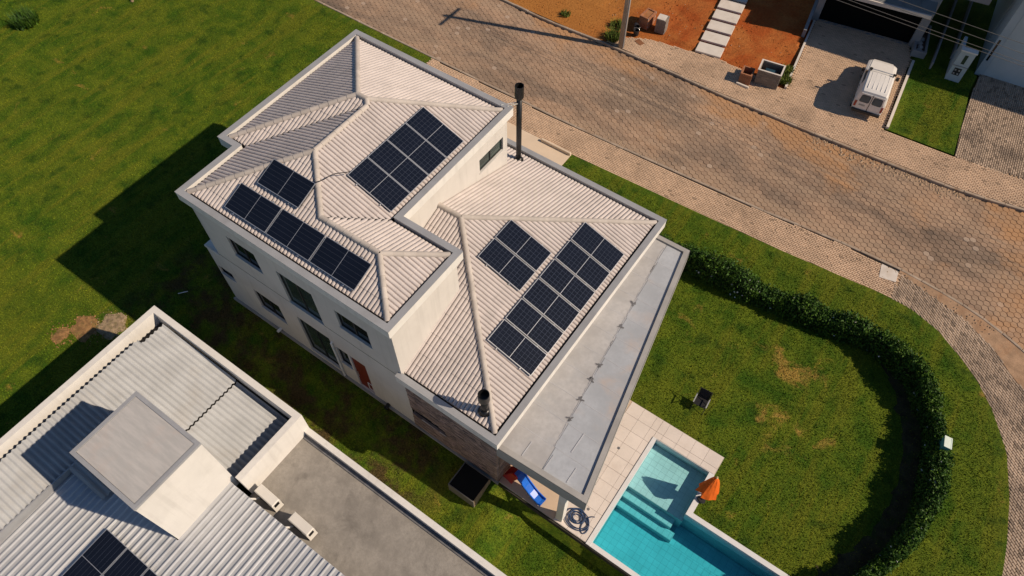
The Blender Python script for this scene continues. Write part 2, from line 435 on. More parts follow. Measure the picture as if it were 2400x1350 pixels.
def wall(mb, axis, val, sign, a0, a1, z0, z1, holes=(), depth=.16):
    """wall face on plane axis=val, looking towards sign; holes (a0,a1,z0,z1) get reveals"""
    def P(a, z, d=0): return (val - sign * d, a, z) if axis == 'x' else (a, val - sign * d, z)
    A = sorted({a0, a1, *[h[0] for h in holes], *[h[1] for h in holes]}); Z = sorted({z0, z1, *[h[2] for h in holes], *[h[3] for h in holes]})
    for i in range(len(A) - 1):
        for j in range(len(Z) - 1):
            ca, cz = (A[i] + A[i + 1]) / 2, (Z[j] + Z[j + 1]) / 2
            if any(h[0] < ca < h[1] and h[2] < cz < h[3] for h in holes): continue
            mb.face([P(A[i], Z[j]), P(A[i + 1], Z[j]), P(A[i + 1], Z[j + 1]), P(A[i], Z[j + 1])])
    for b0, b1, c0, c1 in holes:
        for q in (((b0, c0), (b1, c0)), ((b1, c0), (b1, c1)), ((b1, c1), (b0, c1)), ((b0, c1), (b0, c0))):
            (u0, w0), (u1, w1) = q
            mb.face([P(u0, w0), P(u1, w1), P(u1, w1, depth), P(u0, w0, depth)])
def window(parent, axis, val, sign, hole, panes=2, m=None, sill=True, depth=.12, name="window", fr=.045):
    b0, b1, c0, c1 = hole; m = m or pane_m
    def bx(mb, u0, u1, w0, w1, d0, d1):
        if axis == 'x': mb.box(*sorted_box(val - sign * d0, val - sign * d1, u0, u1, w0, w1))
        else:
            y0, y1 = sorted((val - sign * d0, val - sign * d1)); mb.box(u0, y0, w0, u1, y1, w1)
    def sorted_box(xa_, xb_, u0, u1, w0, w1):
        x0, x1 = sorted((xa_, xb_)); return x0, u0, w0, x1, u1, w1
    f = MB(); e = .002
    bx(f, b0 + e, b1 - e, c0 + e, c0 + fr, depth - .05, depth); bx(f, b0 + e, b1 - e, c1 - fr, c1 - e, depth - .05, depth)
    bx(f, b0 + e, b0 + fr, c0 + fr, c1 - fr, depth - .05, depth); bx(f, b1 - fr, b1 - e, c0 + fr, c1 - fr, depth - .05, depth)
    wdt = (b1 - b0) / panes
    for k in range(1, panes): bx(f, b0 + k * wdt - fr * .6, b0 + k * wdt + fr * .6, c0 + fr, c1 - fr, depth - .05, depth)
    wo = f.build(name, frame_dark, parent)
    for k in range(panes):
        g = MB(); bx(g, b0 + k * wdt + fr * .62, b0 + (k + 1) * wdt - fr * .62, c0 + fr, c1 - fr, depth - .02, depth - .01)
        g.build("pane", m, wo)
    if sill:
        g = MB(); bx(g, b0 - .03, b1 + .03, c0 - .035, c0 + .001, -.03, depth - .052); g.build("sill", sill_m, wo)
    return wo

# ------------------------------------------------------------------ site outlines (metres; house walls run along x and y)
NEAR_KERB = [(-60, 11.12), (-21.5, 11.12), (-9, 11.10), (-2.7, 11.14), (.7, 11.25), (8.9, 11.62), (10.8, 11.82), (12.7, 11.98), (15.4, 12.05), (17.1, 11.92), (18.6, 11.72), (19.8, 11.42), (20.7, 11.08), (21.4, 10.80), (23.0, 9.9), (24.6, 8.3), (25.8, 6.0), (26.4, 3.0), (26.6, -2), (26, -8)]
FAR_KERB = [(-60, 18.2), (-11.9, 18.0), (-8.5, 17.86), (-4.8, 18.08), (-1, 18.08), (3.4, 18.02), (6, 18.12), (8.7, 18.18), (11.9, 18.34), (15.2, 18.52), (17.1, 18.76), (19.2, 19.2), (24, 20.3), (32, 22)]
ROAD = NEAR_KERB + [(40, -8), (40, 22)] + FAR_KERB[::-1]
WALK_IN = [(-12.1, 9.30), (-5.4, 9.32), (-1.26, 9.31), (.85, 9.43), (6.34, 9.66), (10.2, 9.85), (13.6, 10.12), (15.0, 10.24), (16.5, 10.2), (17.86, 9.77), (19.08, 8.98), (20.04, 8.23), (20.92, 7.24), (21.91, 5.69), (22.51, 3.81), (22.91, 1.88), (23.06, .71), (23.1, -2), (22.8, -6)]
WALK_OUT = [(-12.1, 11.05), (-9, 11.04), (-2.7, 11.08), (.7, 11.2), (8.9, 11.56), (10.8, 11.76), (12.7, 11.92), (15.4, 11.9), (17.28, 11.43), (18.74, 11.05), (20.07, 10.35), (21.12, 9.46), (21.9, 8.9), (23.2, 7.4), (24.2, 5.2), (24.7, 2.6), (24.9, -2), (24.6, -6)]
WALK = WALK_IN + WALK_OUT[::-1]
DIRT_EDGE = [(15.4, 11.88), (17.28, 11.40), (18.74, 11.02), (20.07, 10.32), (21.12, 9.43), (21.9, 8.85), (23.2, 7.35), (24.2, 5.15), (24.7, 2.6)]
VERGE = DIRT_EDGE + [p for p in NEAR_KERB if 15.3 < p[0] and p[1] > 2.4][::-1]
LAWN = [(-60, -30), (22, -30), (22.6, -8)] + WALK_IN[::-1] + [(-12.1, 11.04), (-60, 11.06)]

FARWALK = [(-4.6, 18.3), (-1, 18.24), (3.4, 18.18), (6, 18.27), (8.7, 18.33), (11.9, 18.5), (15.2, 18.68), (17.1, 18.92), (19.4, 19.4), (19.6, 21.4), (15.25, 20.87), (11.56, 20.66), (11.5, 20.8), (5.95, 20.5), (1.75, 20.75), (.2, 20.45), (-2.5, 20.0), (-4.0, 19.2)]
DRIVE = [(5.95, 20.5), (11.5, 20.8), (10.85, 27.1), (10.3, 28.6), (4.9, 27.6)]
DRIVE2 = [(15.28, 20.9), (19.6, 21.4), (24, 23), (24, 29.5), (14.5, 28.4), (14.72, 25)]
CLAY = [(-15.8, 18.3), (-4.6, 18.3), (5.95, 20.5), (4.9, 27.6), (3.6, 35.8), (-15.8, 35.8)]
def gz(x, y):
    """ground height: street trough, and the side yard that drops towards the pool"""
    x = np.asarray(x, float); y = np.asarray(y, float)
    t = np.clip((x - 5.3) / 2.6, 0, 1); t = t * t * (3 - 2 * t)
    s = np.clip((-7.12 - y) / .25, 0, 1)
    u = np.clip((-7.3 - y) / 1.7, 0, 1); u = u * u * (3 - 2 * u)
    k = np.clip((x + 11.0) / 2.5, 0, 1); k = k * k * (3 - 2 * k)
    return np.minimum(-1.05 * t * s, -.55 * u * k)
# ground: one sheet to the horizon with the pool cut out of it
def make_ground():
    xs = sorted(set([-700, -300, -120, -70] + [round(-50 + .5 * i, 3) for i in range(0, 70)] + [round(-15 + .2 * i, 3) for i in range(0, 206)] + [9.95, 12.72, 17.6, 30, 34, 40, 60, 120, 300, 700]))
    ys = sorted(set([-700, -300, -120, -60] + [round(-30 + .5 * i, 3) for i in range(0, 76)] + [round(8 + .2 * i, 3) for i in range(0, 111)] + [-7.13, -7.38, -3.8, -1.85, 32, 36, 40, 70, 120, 300, 700]))
    X, Y = np.meshgrid(xs, ys); Z = gz(X, Y)
    rd = np.zeros(X.shape, bool)
    for dx, dy in ((0, 0), (.12, 0), (-.12, 0), (0, .12), (0, -.12)):
        for pl in (ROAD, WALK, VERGE, FARWALK, DRIVE, DRIVE2, CLAY): rd |= in_poly(X + dx, Y + dy, pl)
    Z = np.where(rd, -.35, Z)
    nx = len(xs); v = np.stack([X.ravel(), Y.ravel(), Z.ravel()], 1).tolist(); f = []
    for j in range(len(ys) - 1):
        for i in range(nx - 1):
            cx, cy = (xs[i] + xs[i + 1]) / 2, (ys[j] + ys[j + 1]) / 2
            if (9.95 < cx < 17.6 and -7.13 < cy < -3.8) or (9.95 < cx < 12.72 and -3.8 < cy < -1.85): continue
            f.append((j * nx + i, j * nx + i + 1, (j + 1) * nx + i + 1, (j + 1) * nx + i))
    me = bpy.data.meshes.new("ground"); me.from_pydata(v, [], f); me.materials.append(grass_m)
    me.polygons.foreach_set("use_smooth", [True] * len(f))
    return struct(link("ground", me))
make_ground()

# ------------------------------------------------------------------ street: hexagonal setts, kerbs, brick pavements
road = MB(); road.face([(x, y, -.16) for x, y in ccw(ROAD)])
road = struct(road.build("road", soil))
def hexes():
    S = .305; pts = []
    a1 = (S * math.cos(R(30)), S * .5); a2 = (0, S)
    for i in range(-120, 120):
        for j in range(-160, 160):
            x, y = i * a1[0], 14 + j * a2[1] + i * a1[1]
            if -30 < x < 27 and 7 < y < 22: pts.append((x, y))
    P = np.array(pts); k = in_poly(P[:, 0], P[:, 1], ROAD); P = P[k]
    keep = []
    for x, y in P:
        u, v_ = proj((x, y, -.12))
        if -80 < u < 2480 and -80 < v_ < 1430: keep.append((math.dist((x, y, 0), CAM), x, y, u, v_))
    keep.sort()
    hid = lambda x, y: (-13 < x < -.5 and y < 11.9)
    r = S / math.sqrt(3)
    ro, ri = r * .975, r * .90
    hv = [(ro * math.cos(R(60 * i)), ro * math.sin(R(60 * i)), -.020) for i in range(6)] + [(ri * math.cos(R(60 * i)), ri * math.sin(R(60 * i)), 0) for i in range(6)]
    hf = [tuple(range(6, 12))] + [(i, (i + 1) % 6, 6 + (i + 1) % 6, 6 + i) for i in range(6)]
    one = MB(); one.mesh(hv, hf); me = one.data("hex_paver", hex_m)
    big = MB(); n = 0
    for d, x, y, u, v_ in keep:
        z = -.12 + random.uniform(-.008, .008); a = random.gauss(0, .02)
        if n < 300 and 0 < u < 2400 and 0 < v_ < 1350 and not hid(x, y):
            o = link("hex_paver", me, road); o.location = (x, y, z); o.rotation_euler = (random.gauss(0, .012), random.gauss(0, .012), a); n += 1
        else:
            big.cur = random.uniform(.001, .999); ca, sa = math.cos(a), math.sin(a)
            tx, ty = random.gauss(0, .012), random.gauss(0, .012)
            big.mesh([(x + p[0] * ca - p[1] * sa, y + p[0] * sa + p[1] * ca, z + p[2] + p[0] * tx + p[1] * ty) for p in hv], hf)
    big.build("hex_paver_field", hex_m, road, kind="stuff")
hexes()

def resample(path, step):
    out = [path[0]]; acc = 0
    for a, b in zip(path, path[1:]):
        L = math.dist(a, b); t = step - acc
        while t <= L:
            out.append((a[0] + (b[0] - a[0]) * t / L, a[1] + (b[1] - a[1]) * t / L)); t += step
        acc = (acc + L) % step
    return out
def kerb(path, name, lo, hi, side):
    pts = [p for p in resample(path, .98) if lo < p[0] < hi]
    root = None
    for a, b in zip(pts, pts[1:]):
        if math.dist(a, b) > 1.5: continue
        dx, dy = (b[0] - a[0]) / .98, (b[1] - a[1]) / .98; nx, ny = -dy * side, dx * side
        g = .006
        A = (a[0] + dx * g, a[1] + dy * g); B = (b[0] - dx * g, b[1] - dy * g)
        mb = MB(); zt = .012 + random.uniform(-.012, .012)
        poly = ccw([A, B, (B[0] + nx * .14, B[1] + ny * .14), (A[0] + nx * .14, A[1] + ny * .14)])
        i2 = inset(poly, .018)
        n = 4; v = [(*p, -.3) for p in poly] + [(*p, zt - .02) for p in poly] + [(*p, zt) for p in i2]
        f = [(8, 9, 10, 11)] + [(i, (i + 1) % 4, 4 + (i + 1) % 4, 4 + i) for i in range(4)] + [(4 + i, 4 + (i + 1) % 4, 8 + (i + 1) % 4, 8 + i) for i in range(4)]
        mb.mesh(v, f)
        if root is None: root = struct(mb.build(name, kerb_m))
        else: mb.build("kerb_stone", kerb_m, root)
kerb([p for p in NEAR_KERB if p[0] < 27], "kerb", -25, 25, 1)
kerb(FAR_KERB, "far_kerb", -13, 20, 1)

def brick_field(poly, ang, bw, bh, z, m, name, parent, lo=None, gap=.006, jit=.006, bond='run'):
    ca, sa = math.cos(ang), math.sin(ang); P = np.array(poly)
    U = P[:, 0] * ca + P[:, 1] * sa; V = -P[:, 0] * sa + P[:, 1] * ca
    mb = MB(); c = []
    for j in range(int(V.min() / bh) - 1, int(V.max() / bh) + 2):
        off = bw / 2 if j % 2 else 0
        for i in range(int(U.min() / bw) - 1, int(U.max() / bw) + 2): c.append((i * bw + off, j * bh))
    c = np.array(c); X = c[:, 0] * ca - c[:, 1] * sa; Y = c[:, 0] * sa + c[:, 1] * ca
    ok = in_poly(X, Y, poly)
    for x, y in zip(X[ok], Y[ok]):
        u, v_ = proj((x, y, z))
        if not (-40 < u < 2440 and -40 < v_ < 1390): continue
        h, k = bw / 2 - gap, bh / 2 - gap; zz = z + random.uniform(-jit, jit) if random.random() > .01 else z - .012
        mb.cur = random.uniform(.001, .999)
        q = [(-h, -k), (h, -k), (h, k), (-h, k)]; e = .012
        v = [(x + a * ca - b * sa, y + a * sa + b * ca, zz - .03) for a, b in q] + \
            [(x + (a - math.copysign(e, a)) * ca - (b - math.copysign(e, b)) * sa, y + (a - math.copysign(e, a)) * sa + (b - math.copysign(e, b)) * ca, zz) for a, b in q]
        mb.mesh(v, [(4, 5, 6, 7), (0, 1, 5, 4), (1, 2, 6, 5), (2, 3, 7, 6), (3, 0, 4, 7)])
    return mb.build(name, m, parent, kind="stuff")
def sheet(name, poly, z, m):
    mb = MB(); mb.face([(x, y, z) for x, y in ccw(poly)]); return struct(mb.build(name, m))
walk = sheet("pavement", WALK, -.035, sand)
cut = [p for p in WALK_IN if p[0] < 14] + [(15.6, 10.22), (15.5, 11.85)] + [p for p in WALK_OUT if p[0] < 14][::-1]
cut2 = [(15.6, 10.22)] + [p for p in WALK_IN if p[0] > 15.7] + [p for p in WALK_OUT if p[0] > 15.7 or p[1] < 5][::-1] + [(15.5, 11.85)]
brick_field(cut, R(2), .21, .105, .0, brick_m, "paving_bricks", walk)
brick_field(cut2, R(-38), .21, .105, .0, brick_g, "worn_paving_bricks", walk)
ds = sheet("dirt_verge", DIRT_EDGE + [p for p in NEAR_KERB if 15.3 < p[0] and p[1] > 2.4][::-1], -.012, verge_m)
cov = MB()
cov.prism(ccw([(14.55, 11.90), (15.36, 11.90), (15.46, 11.25), (14.72, 11.08)]), -.02, .012)
tag(cov.build("manhole_cover", stepslab), "pale square concrete inspection cover set in the brick pavement", "manhole cover")

def lawn_edge(path, side, name, wd=.55):
    mb = MB(); n = len(path); off = []
    for i, p in enumerate(path):
        a_, b_ = path[max(i - 1, 0)], path[min(i + 1, n - 1)]; L_ = math.hypot(b_[0] - a_[0], b_[1] - a_[1])
        off.append((p[0] - (b_[1] - a_[1]) / L_ * side * wd, p[1] + (b_[0] - a_[0]) / L_ * side * wd))
    for i in range(n - 1):
        mb.face([(*path[i], .022), (*path[i + 1], .022), (*off[i + 1], .004), (*off[i], .004)]); mb.face([(*path[i], -.2), (*path[i + 1], -.2), (*path[i + 1], .022), (*path[i], .022)])
    return struct(mb.build(name, grass_m))
lawn_edge(resample(WALK_IN[2:], .4), -1, "lawn_edge")
lawn_edge([(-12.13, 9.0), (-12.13, 11.06)], 1, "lawn_edge"); lawn_edge([(-40, 11.07), (-12.13, 11.06)], -1, "lawn_edge")
lawn_edge([(11.62, 20.74), (15.2, 20.94), (14.66, 25.0), (14.2, 28.0)], 1, "lawn_edge"); lawn_edge([(10.98, 27.0), (11.62, 20.74)], 1, "lawn_edge")
# far side of the street
fw = sheet("far_pavement", FARWALK, -.025, sand)
brick_field(FARWALK, R(3), .21, .105, .008, brick_m, "paving_bricks", fw)
dr = sheet("driveway", DRIVE, -.025, sand)
brick_field(DRIVE, R(8), .21, .105, .012, brick_m, "paving_bricks", dr)
dr2 = sheet("brick_forecourt", DRIVE2, -.025, sand)
brick_field(DRIVE2, R(96), .21, .105, .012, brick_g, "worn_paving_bricks", dr2)
def clay_lot():
    xs = np.linspace(-16, 5.95, 62); ys = np.linspace(18.1, 36, 52); X, Y = np.meshgrid(xs, ys)
    Z = -.01 + RNG.normal(0, .012, X.shape) + .05 * np.sin(X * 1.3 + Y) * np.cos(Y * .9 - X * .4)
    Z = np.where(Y < 20.9, -.02, Z)
    Z -= np.where((Y < 20.9) & (X > -4.8), .06, 0)
    Z += np.clip(Y - 23, 0, 20) * .03
    edge = 4.95 + (27.4 - Y) * .147
    Z = np.where(X > edge - .15, -.15, Z)
    v = np.stack([X.ravel(), Y.ravel(), Z.ravel()], 1).tolist(); nx = len(xs); f = []
    for j in range(len(ys) - 1):
        for i in range(nx - 1): f.append((j * nx + i, j * nx + i + 1, (j + 1) * nx + i + 1, (j + 1) * nx + i))
    me = bpy.data.meshes.new("clay_lot"); me.from_pydata(v, [], f); me.materials.append(clay_m)
    return struct(link("clay_lot", me))
clay_lot()

# ------------------------------------------------------------------ main house
xa, ya, xb, yc, xd, ye, xf, yh, HU = -9.09, 3.31, -.79, -3.44, 1.87, -7.33, -8.25, -4.54, 8.09
xi, yi, yj, xk, HL = 6.06, 4.60, -7.33, 1.54, 4.63
I = .18; FY = ye + .19                                   # wall planes sit inside the parapet caps
house = thing("house", "two storey cream house with hipped tile roofs, parapets and rooftop solar panels", "house", (0, 0, 0))
UP = ccw([(xa, ya), (xb, ya), (xb, yc), (xd, yc), (xd, ye), (xf, ye), (xf, yh), (xa, yh)])

wl_ = MB()                                               # lower front wall
H_small = (-8.83, -7.95, 2.22, 2.82); H_wll = (-6.70, -5.18, 1.42, 2.82); H_bigl = (-4.06, -2.29, .42, 3.12)
H_nar = (-2.03, -1.41, 1.45, 2.76); H_door = (-1.30, -.48, .16, 2.78); H_brk = (1.80, 3.38, 1.22, 1.72)
wall(wl_, 'y', FY, -1, xa + I, 1.72, -.1, 4.18, [H_small, H_wll, H_bigl, H_nar, H_door])
wall(wl_, 'x', xa + I, -1, FY, ya - I, -.1, 4.13)
wall(wl_, 'y', ya - I, 1, xa + I, xb - I, -.1, 7.68)
wall(wl_, 'x', xi - I, 1, FY + 1.1, yi - I, -.1, 4.17, [(-4.6, -1.2, .03, 2.5), (.4, 3.4, .03, 2.5)])
wall(wl_, 'y', yi - I, 1, -3.0, xi - I, -.1, 4.17, [(.6, 3.6, .1, 2.4)]); wall(wl_, 'x', -3.0, -1, ya - I, yi - I, -.1, 4.6)
wl_.build("ground_floor_wall", plaster, house)
wu = MB()
H_w1 = (-6.55, -5.06, 5.32, 6.55); H_bigu = (-3.99, -2.21, 4.28, 6.40); H_wur = (-1.12, .42, 5.20, 6.38); H_side = (1.23, 2.84, 6.02, 6.74)
wall(wu, 'y', FY, -1, xf + I, xd - I, 4.22, 7.68, [H_w1, H_bigu, H_wur])
wall(wu, 'x', xf + I, -1, FY, yh + I, 4.13, 7.68)
wall(wu, 'y', yh + I, -1, xa + I, xf + I, 4.13, 7.68)
wall(wu, 'x', xa + I, -1, yh + I, ya - I, 4.13, 7.68)
wall(wu, 'x', xb - I, 1, yc - I, ya - I, 4.2, 7.68, [H_side])
wall(wu, 'y', yc - I, 1, xb - I, xd - I, 4.2, 7.68)
wall(wu, 'x', xd - I, 1, FY, yc - I, 4.2, 7.68)
wu.build("upper_floor_wall", plaster, house)
mb = MB(); mb.box(xf + I, FY + .02, 4.175, xd - I - .01, FY + .06, 4.225); mb.build("string_course", patch_m, house)
mb = MB(); mb.box(xa + I - .06, FY - .02, 4.02, xf + I, yh + I, 4.13); mb.build("side_ledge", plaster_w, house)
mb = MB(); mb.box(xa + I - .08, FY - .10, -.12, xi - I + .05, FY - .001, .14); mb.build("plinth", concrete, house)
# stone cladding: courses of split stone, real pieces
mb = MB()
z = -.1
while z < 4.15:
    hgt = random.uniform(.055, .10); x = 1.72
    while x < xi - I:
        l = random.uniform(.14, .42); x1 = min(x + l, xi - I)
        if not (H_brk[0] - .02 < (x + x1) / 2 < H_brk[1] + .02 and H_brk[2] < z + hgt / 2 < H_brk[3]):
            mb.cur = random.uniform(.001, .999); d = random.uniform(.0, .035)
            if x < H_brk[0] < x1 and H_brk[2] < z + hgt / 2 < H_brk[3]: x1 = H_brk[0]
            mb.box(x + .003, FY - .012 - d, z, x1 - .003, FY + .12, min(z + hgt - .004, 4.16))
        x = x1
    y = FY + .12
    while y < FY + 1.1:
        l = random.uniform(.14, .42); y1 = min(y + l, FY + 1.1)
        mb.cur = random.uniform(.001, .999); d = random.uniform(.0, .035)
        mb.box(xi - I - .12, y + .003, z, xi - I + .012 + d, y1 - .003, min(z + hgt - .004, 4.16)); y = y1
    z += hgt
mb.build("stone_cladding", stone_m, house, kind="stuff")
# windows and door
window(house, 'y', FY, -1, H_w1); window(house, 'y', FY, -1, H_wur); window(house, 'y', FY, -1, H_wll); window(house, 'y', FY, -1, H_small)
window(house, 'y', FY, -1, H_bigu, 2, pane_g); window(house, 'y', FY, -1, H_bigl, 2, pane_g); window(house, 'y', FY, -1, H_nar, 1)
window(house, 'y', FY, -1, H_brk, 1, depth=.11); window(house, 'x', xb - I, 1, H_side, 2, pane_g)
for h in ((-4.6, -1.2, .03, 2.5), (.4, 3.4, .03, 2.5)): window(house, 'x', xi - I, 1, h, 3, pane_g, False, name="sliding_door")
window(house, 'y', yi - I, 1, (.6, 3.6, .1, 2.4), 3, pane_g, False, name="sliding_door")
mb = MB(); mb.box(H_door[0] + .002, FY + .06, H_door[2], H_door[1] - .002, FY + .11, H_door[3] - .002)
dr_ = mb.build("door", door_red, house)
mb = MB()
for a, b, c, d in ((-.80, -.52, .30, .335), (-.80, -.52, .86, .895), (-.80, -.765, .335, .86), (-.555, -.52, .335, .86)): mb.box(a, FY + .035, c, b, FY + .059, d)
mb.build("pet_door_frame", pvc, dr_)
mb = MB(); mb.cyl((-1.18, FY + .02, 1.1), (-1.18, FY + .02, 1.5), .015); mb.build("handle", silver, dr_)
mb = MB(); mb.tube([(-2.16, FY - .06, .1), (-2.16, FY - .06, 2.95), (-2.16, FY + .02, 3.02)], .045); mb.build("drain_pipe", pvc, house)
mb = MB(); mb.cyl((-6.0, FY - .22, .22), (-6.0, FY + .02, .22), .07); mb.build("overflow_pipe", pvc, house)
mb = MB(); mb.cyl((.28, FY - .25, .2), (.28, FY, .2), .09); mb.build("vent_pipe", black_m, house)

# parapets, flashings, gutters
mb = MB(); ring(mb, UP, inset(UP, .22), HU - .44, HU - .015); pu = mb.build("upper_parapet", plaster_w, house)
mb = MB(); ring(mb, inset(UP, -.015), inset(UP, .235), HU - .015, HU); mb.build("flashing", flashing, pu)
mb = MB(); ring(mb, inset(UP, .221), inset(UP, .62), HU - .36, HU - .30); mb.build("gutter", gutter_m, pu)
XW = -3.0
LO = [(XW, yi), (xi, yi), (xi, yj), (xk, yj)]
def lo_off(d): return [(XW, yi - d), (xi - d, yi - d), (xi - d, yj + d), (xk, yj + d)]
mb = MB(); ring(mb, lo_off(.22), LO, HL - .47, HL - .015, False); pl_ = mb.build("lower_parapet", plaster_w, house)
mb = MB(); ring(mb, lo_off(.235), lo_off(-.015), HL - .015, HL, False); mb.build("flashing", flashing, pl_)
mb = MB(); ring(mb, lo_off(.62), lo_off(.221), HL - .40, HL - .33, False); mb.build("gutter", gutter_m, pl_)

# roofs: hipped planes, then tiles laid on them
e = .33; SU, ZU, SL, ZL = .38, 7.95, .36, 4.50
a, A, b, c, d, E, f, h = xa + e, ya - e, xb - e, yc - e, xd - e, ye + e, xf + e, yh + e
w1, w2, w3 = (A - h) / 2, (b - f) / 2, (c - E) / 2
PA, PB, PC, PD, PE, PF, PG, PH = (a, A), (b, A), (b, c), (d, c), (d, E), (f, E), (f, h), (a, h)
R1, R1b, Q, R2, T, R3 = (a + w1, A - w1), (b - w1, A - w1), (b - w2, h + w2), (b - w2, E + w2), (b - w3, E + w3), (d - w3, E + w3)
X1, Y1, Y0 = xi - e, yi - e, yj + e; wL = (Y1 - Y0) / 2; AP = (X1 - wL, (Y0 + Y1) / 2); x0w = xb - I; x1w = xd - I; y1w = yc - I
# (polygon, upslope unit vector, eave coordinate along it, slope, z at eave)
FACES = [
    ([PA, PB, R1b, R1], (0, -1), -A, SU, ZU), ([PA, R1, PH], (1, 0), a, SU, ZU), ([PH, PG, Q, R1b, R1], (0, 1), h, SU, ZU),
    ([PG, PF, R2, Q], (1, 0), f, SU, ZU), ([Q, R1b, PB], (-1, 0), -b, SU, ZU), ([PB, PC, T, R2, Q], (-1, 0), -b, SU, ZU),
    ([PF, (b - w3, E), T, R2], (0, 1), E, SU, ZU), ([(b - w3, E), PE, R3, T], (0, 1), E, SU, ZU),
    ([PC, PD, R3, T], (0, -1), -c, SU, ZU), ([PD, PE, R3], (-1, 0), -d, SU, ZU),
    ([(X1, Y0), (X1, Y1), AP], (-1, 0), -X1, SL, ZL), ([(x0w, Y1), (X1, Y1), AP, (x0w, AP[1])], (0, -1), -Y1, SL, ZL), ([(-3.0, Y1), (x0w, Y1), (x0w, ya - I), (-3.0, ya - I)], (0, -1), -Y1, SL, ZL),
    ([(x1w, Y0), (X1, Y0), (x1w, AP[1] - (x1w - AP[0]))], (0, 1), Y0, SL, ZL),
    ([(x0w, y1w), (x1w, y1w), (x1w, AP[1] - (x1w - AP[0])), AP, (x0w, AP[1])], (0, 1), Y0, SL, ZL)]
mb = MB()
for poly, n, e0, s_, z0 in FACES:
    poly = ccw(poly); mb.face([(x, y, z0 + s_ * (n[0] * x + n[1] * y - e0) - .035) for x, y in poly])
roof = mb.build("roof", deck_m, house)
PANEL_ZONES = [(-3.2, -3.7, -1.1, .75), (-6.3, -6.9, .1, -4.5), (3.5, -4.7, 5.7, 2.1), (1.4, -2.35, 3.55, 0)]
def tiles():
    TW, TL, TH = .320, .40, .056; nseg = 12; allt = []
    prof = [TH * (abs(math.sin(2 * math.pi * k / nseg)) ** .62) for k in range(nseg + 1)]; prof[0] = prof[-1] = prof[nseg // 2] = -.016
    for poly, n, e0, s_, z0 in FACES:
        poly = ccw(poly); u = (-n[1], n[0])
        rs = [n[0] * x + n[1] * y - e0 for x, y in poly]; ps = [u[0] * x + u[1] * y for x, y in poly]
        def XY(p_, r_): return (u[0] * p_ + n[0] * (r_ + e0), u[1] * p_ + n[1] * (r_ + e0))
        for j in range(int(math.floor((min(rs) - .06) / TL)), int(max(rs) / TL) + 1):
            r0 = j * TL + .03; r1 = r0 + TL
            for i in range(int(math.floor(min(ps) / TW)), int(max(ps) / TW) + 1):
                p0 = i * TW; jz = random.uniform(-.003, .003); ju = random.uniform(-.006, .006)
                V = []; F = []
                for k in range(nseg):
                    pa, pb = p0 + TW * k / nseg, p0 + TW * (k + 1) / nseg
                    q = [XY(pa, r0 + ju), XY(pb, r0 + ju), XY(pb, r1 + ju), XY(pa, r1 + ju)]
                    g = clip_poly(ccw(q), poly)
                    if len(g) < 3: continue
                    i0 = len(V)
                    for (x, y) in g:
                        pp = u[0] * x + u[1] * y; rr = n[0] * x + n[1] * y - e0
                        t = min(1, max(0, (pp - pa) / (pb - pa)))
                        V.append((x, y, z0 + s_ * rr + prof[k] * (1 - t) + prof[k + 1] * t + .011 * (1 - (rr - r0) / TL) + jz))
                    F.append(tuple(range(i0, len(V))))
                    q2 = [v_ for v_ in V[i0:] if abs(n[0] * v_[0] + n[1] * v_[1] - e0 - r0 - ju) < 1e-5]
                    if len(q2) == 2:
                        i1 = len(V); V += [q2[0], q2[1], (q2[1][0], q2[1][1], q2[1][2] - .045), (q2[0][0], q2[0][1], q2[0][2] - .045)]
                        F.append((i1, i1 + 1, i1 + 2, i1 + 3))
                if V:
                    ctr = V[len(V) // 2]; cov = any(z[0] < ctr[0] < z[2] and z[1] < ctr[1] < z[3] for z in PANEL_ZONES)
                    full = len(F) >= 2 * nseg
                    allt.append((cov or not full, math.dist(ctr, CAM), V, F, ctr))
    allt.sort(key=lambda t: (t[0], t[1]))
    big = MB()
    for k, (cv, dd, V, F, ctr) in enumerate(allt):
        if k < 300:
            m1 = MB(); m1.mesh([(x - ctr[0], y - ctr[1], z - ctr[2]) for x, y, z in V], F)
            o = m1.build("roof_tile", tile_m, roof); o.location = ctr
        else:
            big.cur = random.uniform(.001, .999); big.mesh(V, F)
    big.build("roof_tile_field", tile_m, roof, kind="stuff")
tiles()
def roofz(p, s_, z0, w_): return (p[0], p[1], z0 + s_ * w_)
def ridge_run(p, q, rad=.105):
    p, q = Vector(p), Vector(q); L = (q - p).length; n = max(1, round(L / .37)); st = L / n; dr0 = (q - p).normalized()
    side = dr0.cross(Vector((0, 0, 1))).normalized(); up = side.cross(dr0)
    rot = Matrix((side, dr0, up)).transposed().to_quaternion()
    seg = 8
    key = round(st, 4)
    if key not in RIDGE:
        v = []; 
        for y_, r_ in ((-.02, rad * 1.06), (st * .97, rad * .94), (-.02, rad * .80), (st * .97, rad * .70)):
            for k in range(seg + 1):
                t = math.pi * (k / seg) * 1.1 - .05 * math.pi; v.append((r_ * math.cos(t), y_, r_ * math.sin(t) + .01))
        s1 = seg + 1; fc = []
        for k in range(seg):
            fc += [(k, k + 1, s1 + k + 1, s1 + k), (2 * s1 + k + 1, 2 * s1 + k, k, k + 1), (s1 + k, s1 + k + 1, 3 * s1 + k + 1, 3 * s1 + k)]
        m1 = MB(); m1.mesh(v, fc); RIDGE[key] = m1.data("ridge_tile", ridge_m, False)
    for k in range(n):
        o = link("ridge_tile", RIDGE[key], roof); o.location = p + dr0 * st * k; o.rotation_mode = 'QUATERNION'; o.rotation_quaternion = rot
RIDGE = {}
def RZ(p, w_, s_=SU, z0=ZU): return (p[0], p[1], z0 + s_ * w_ + .02)
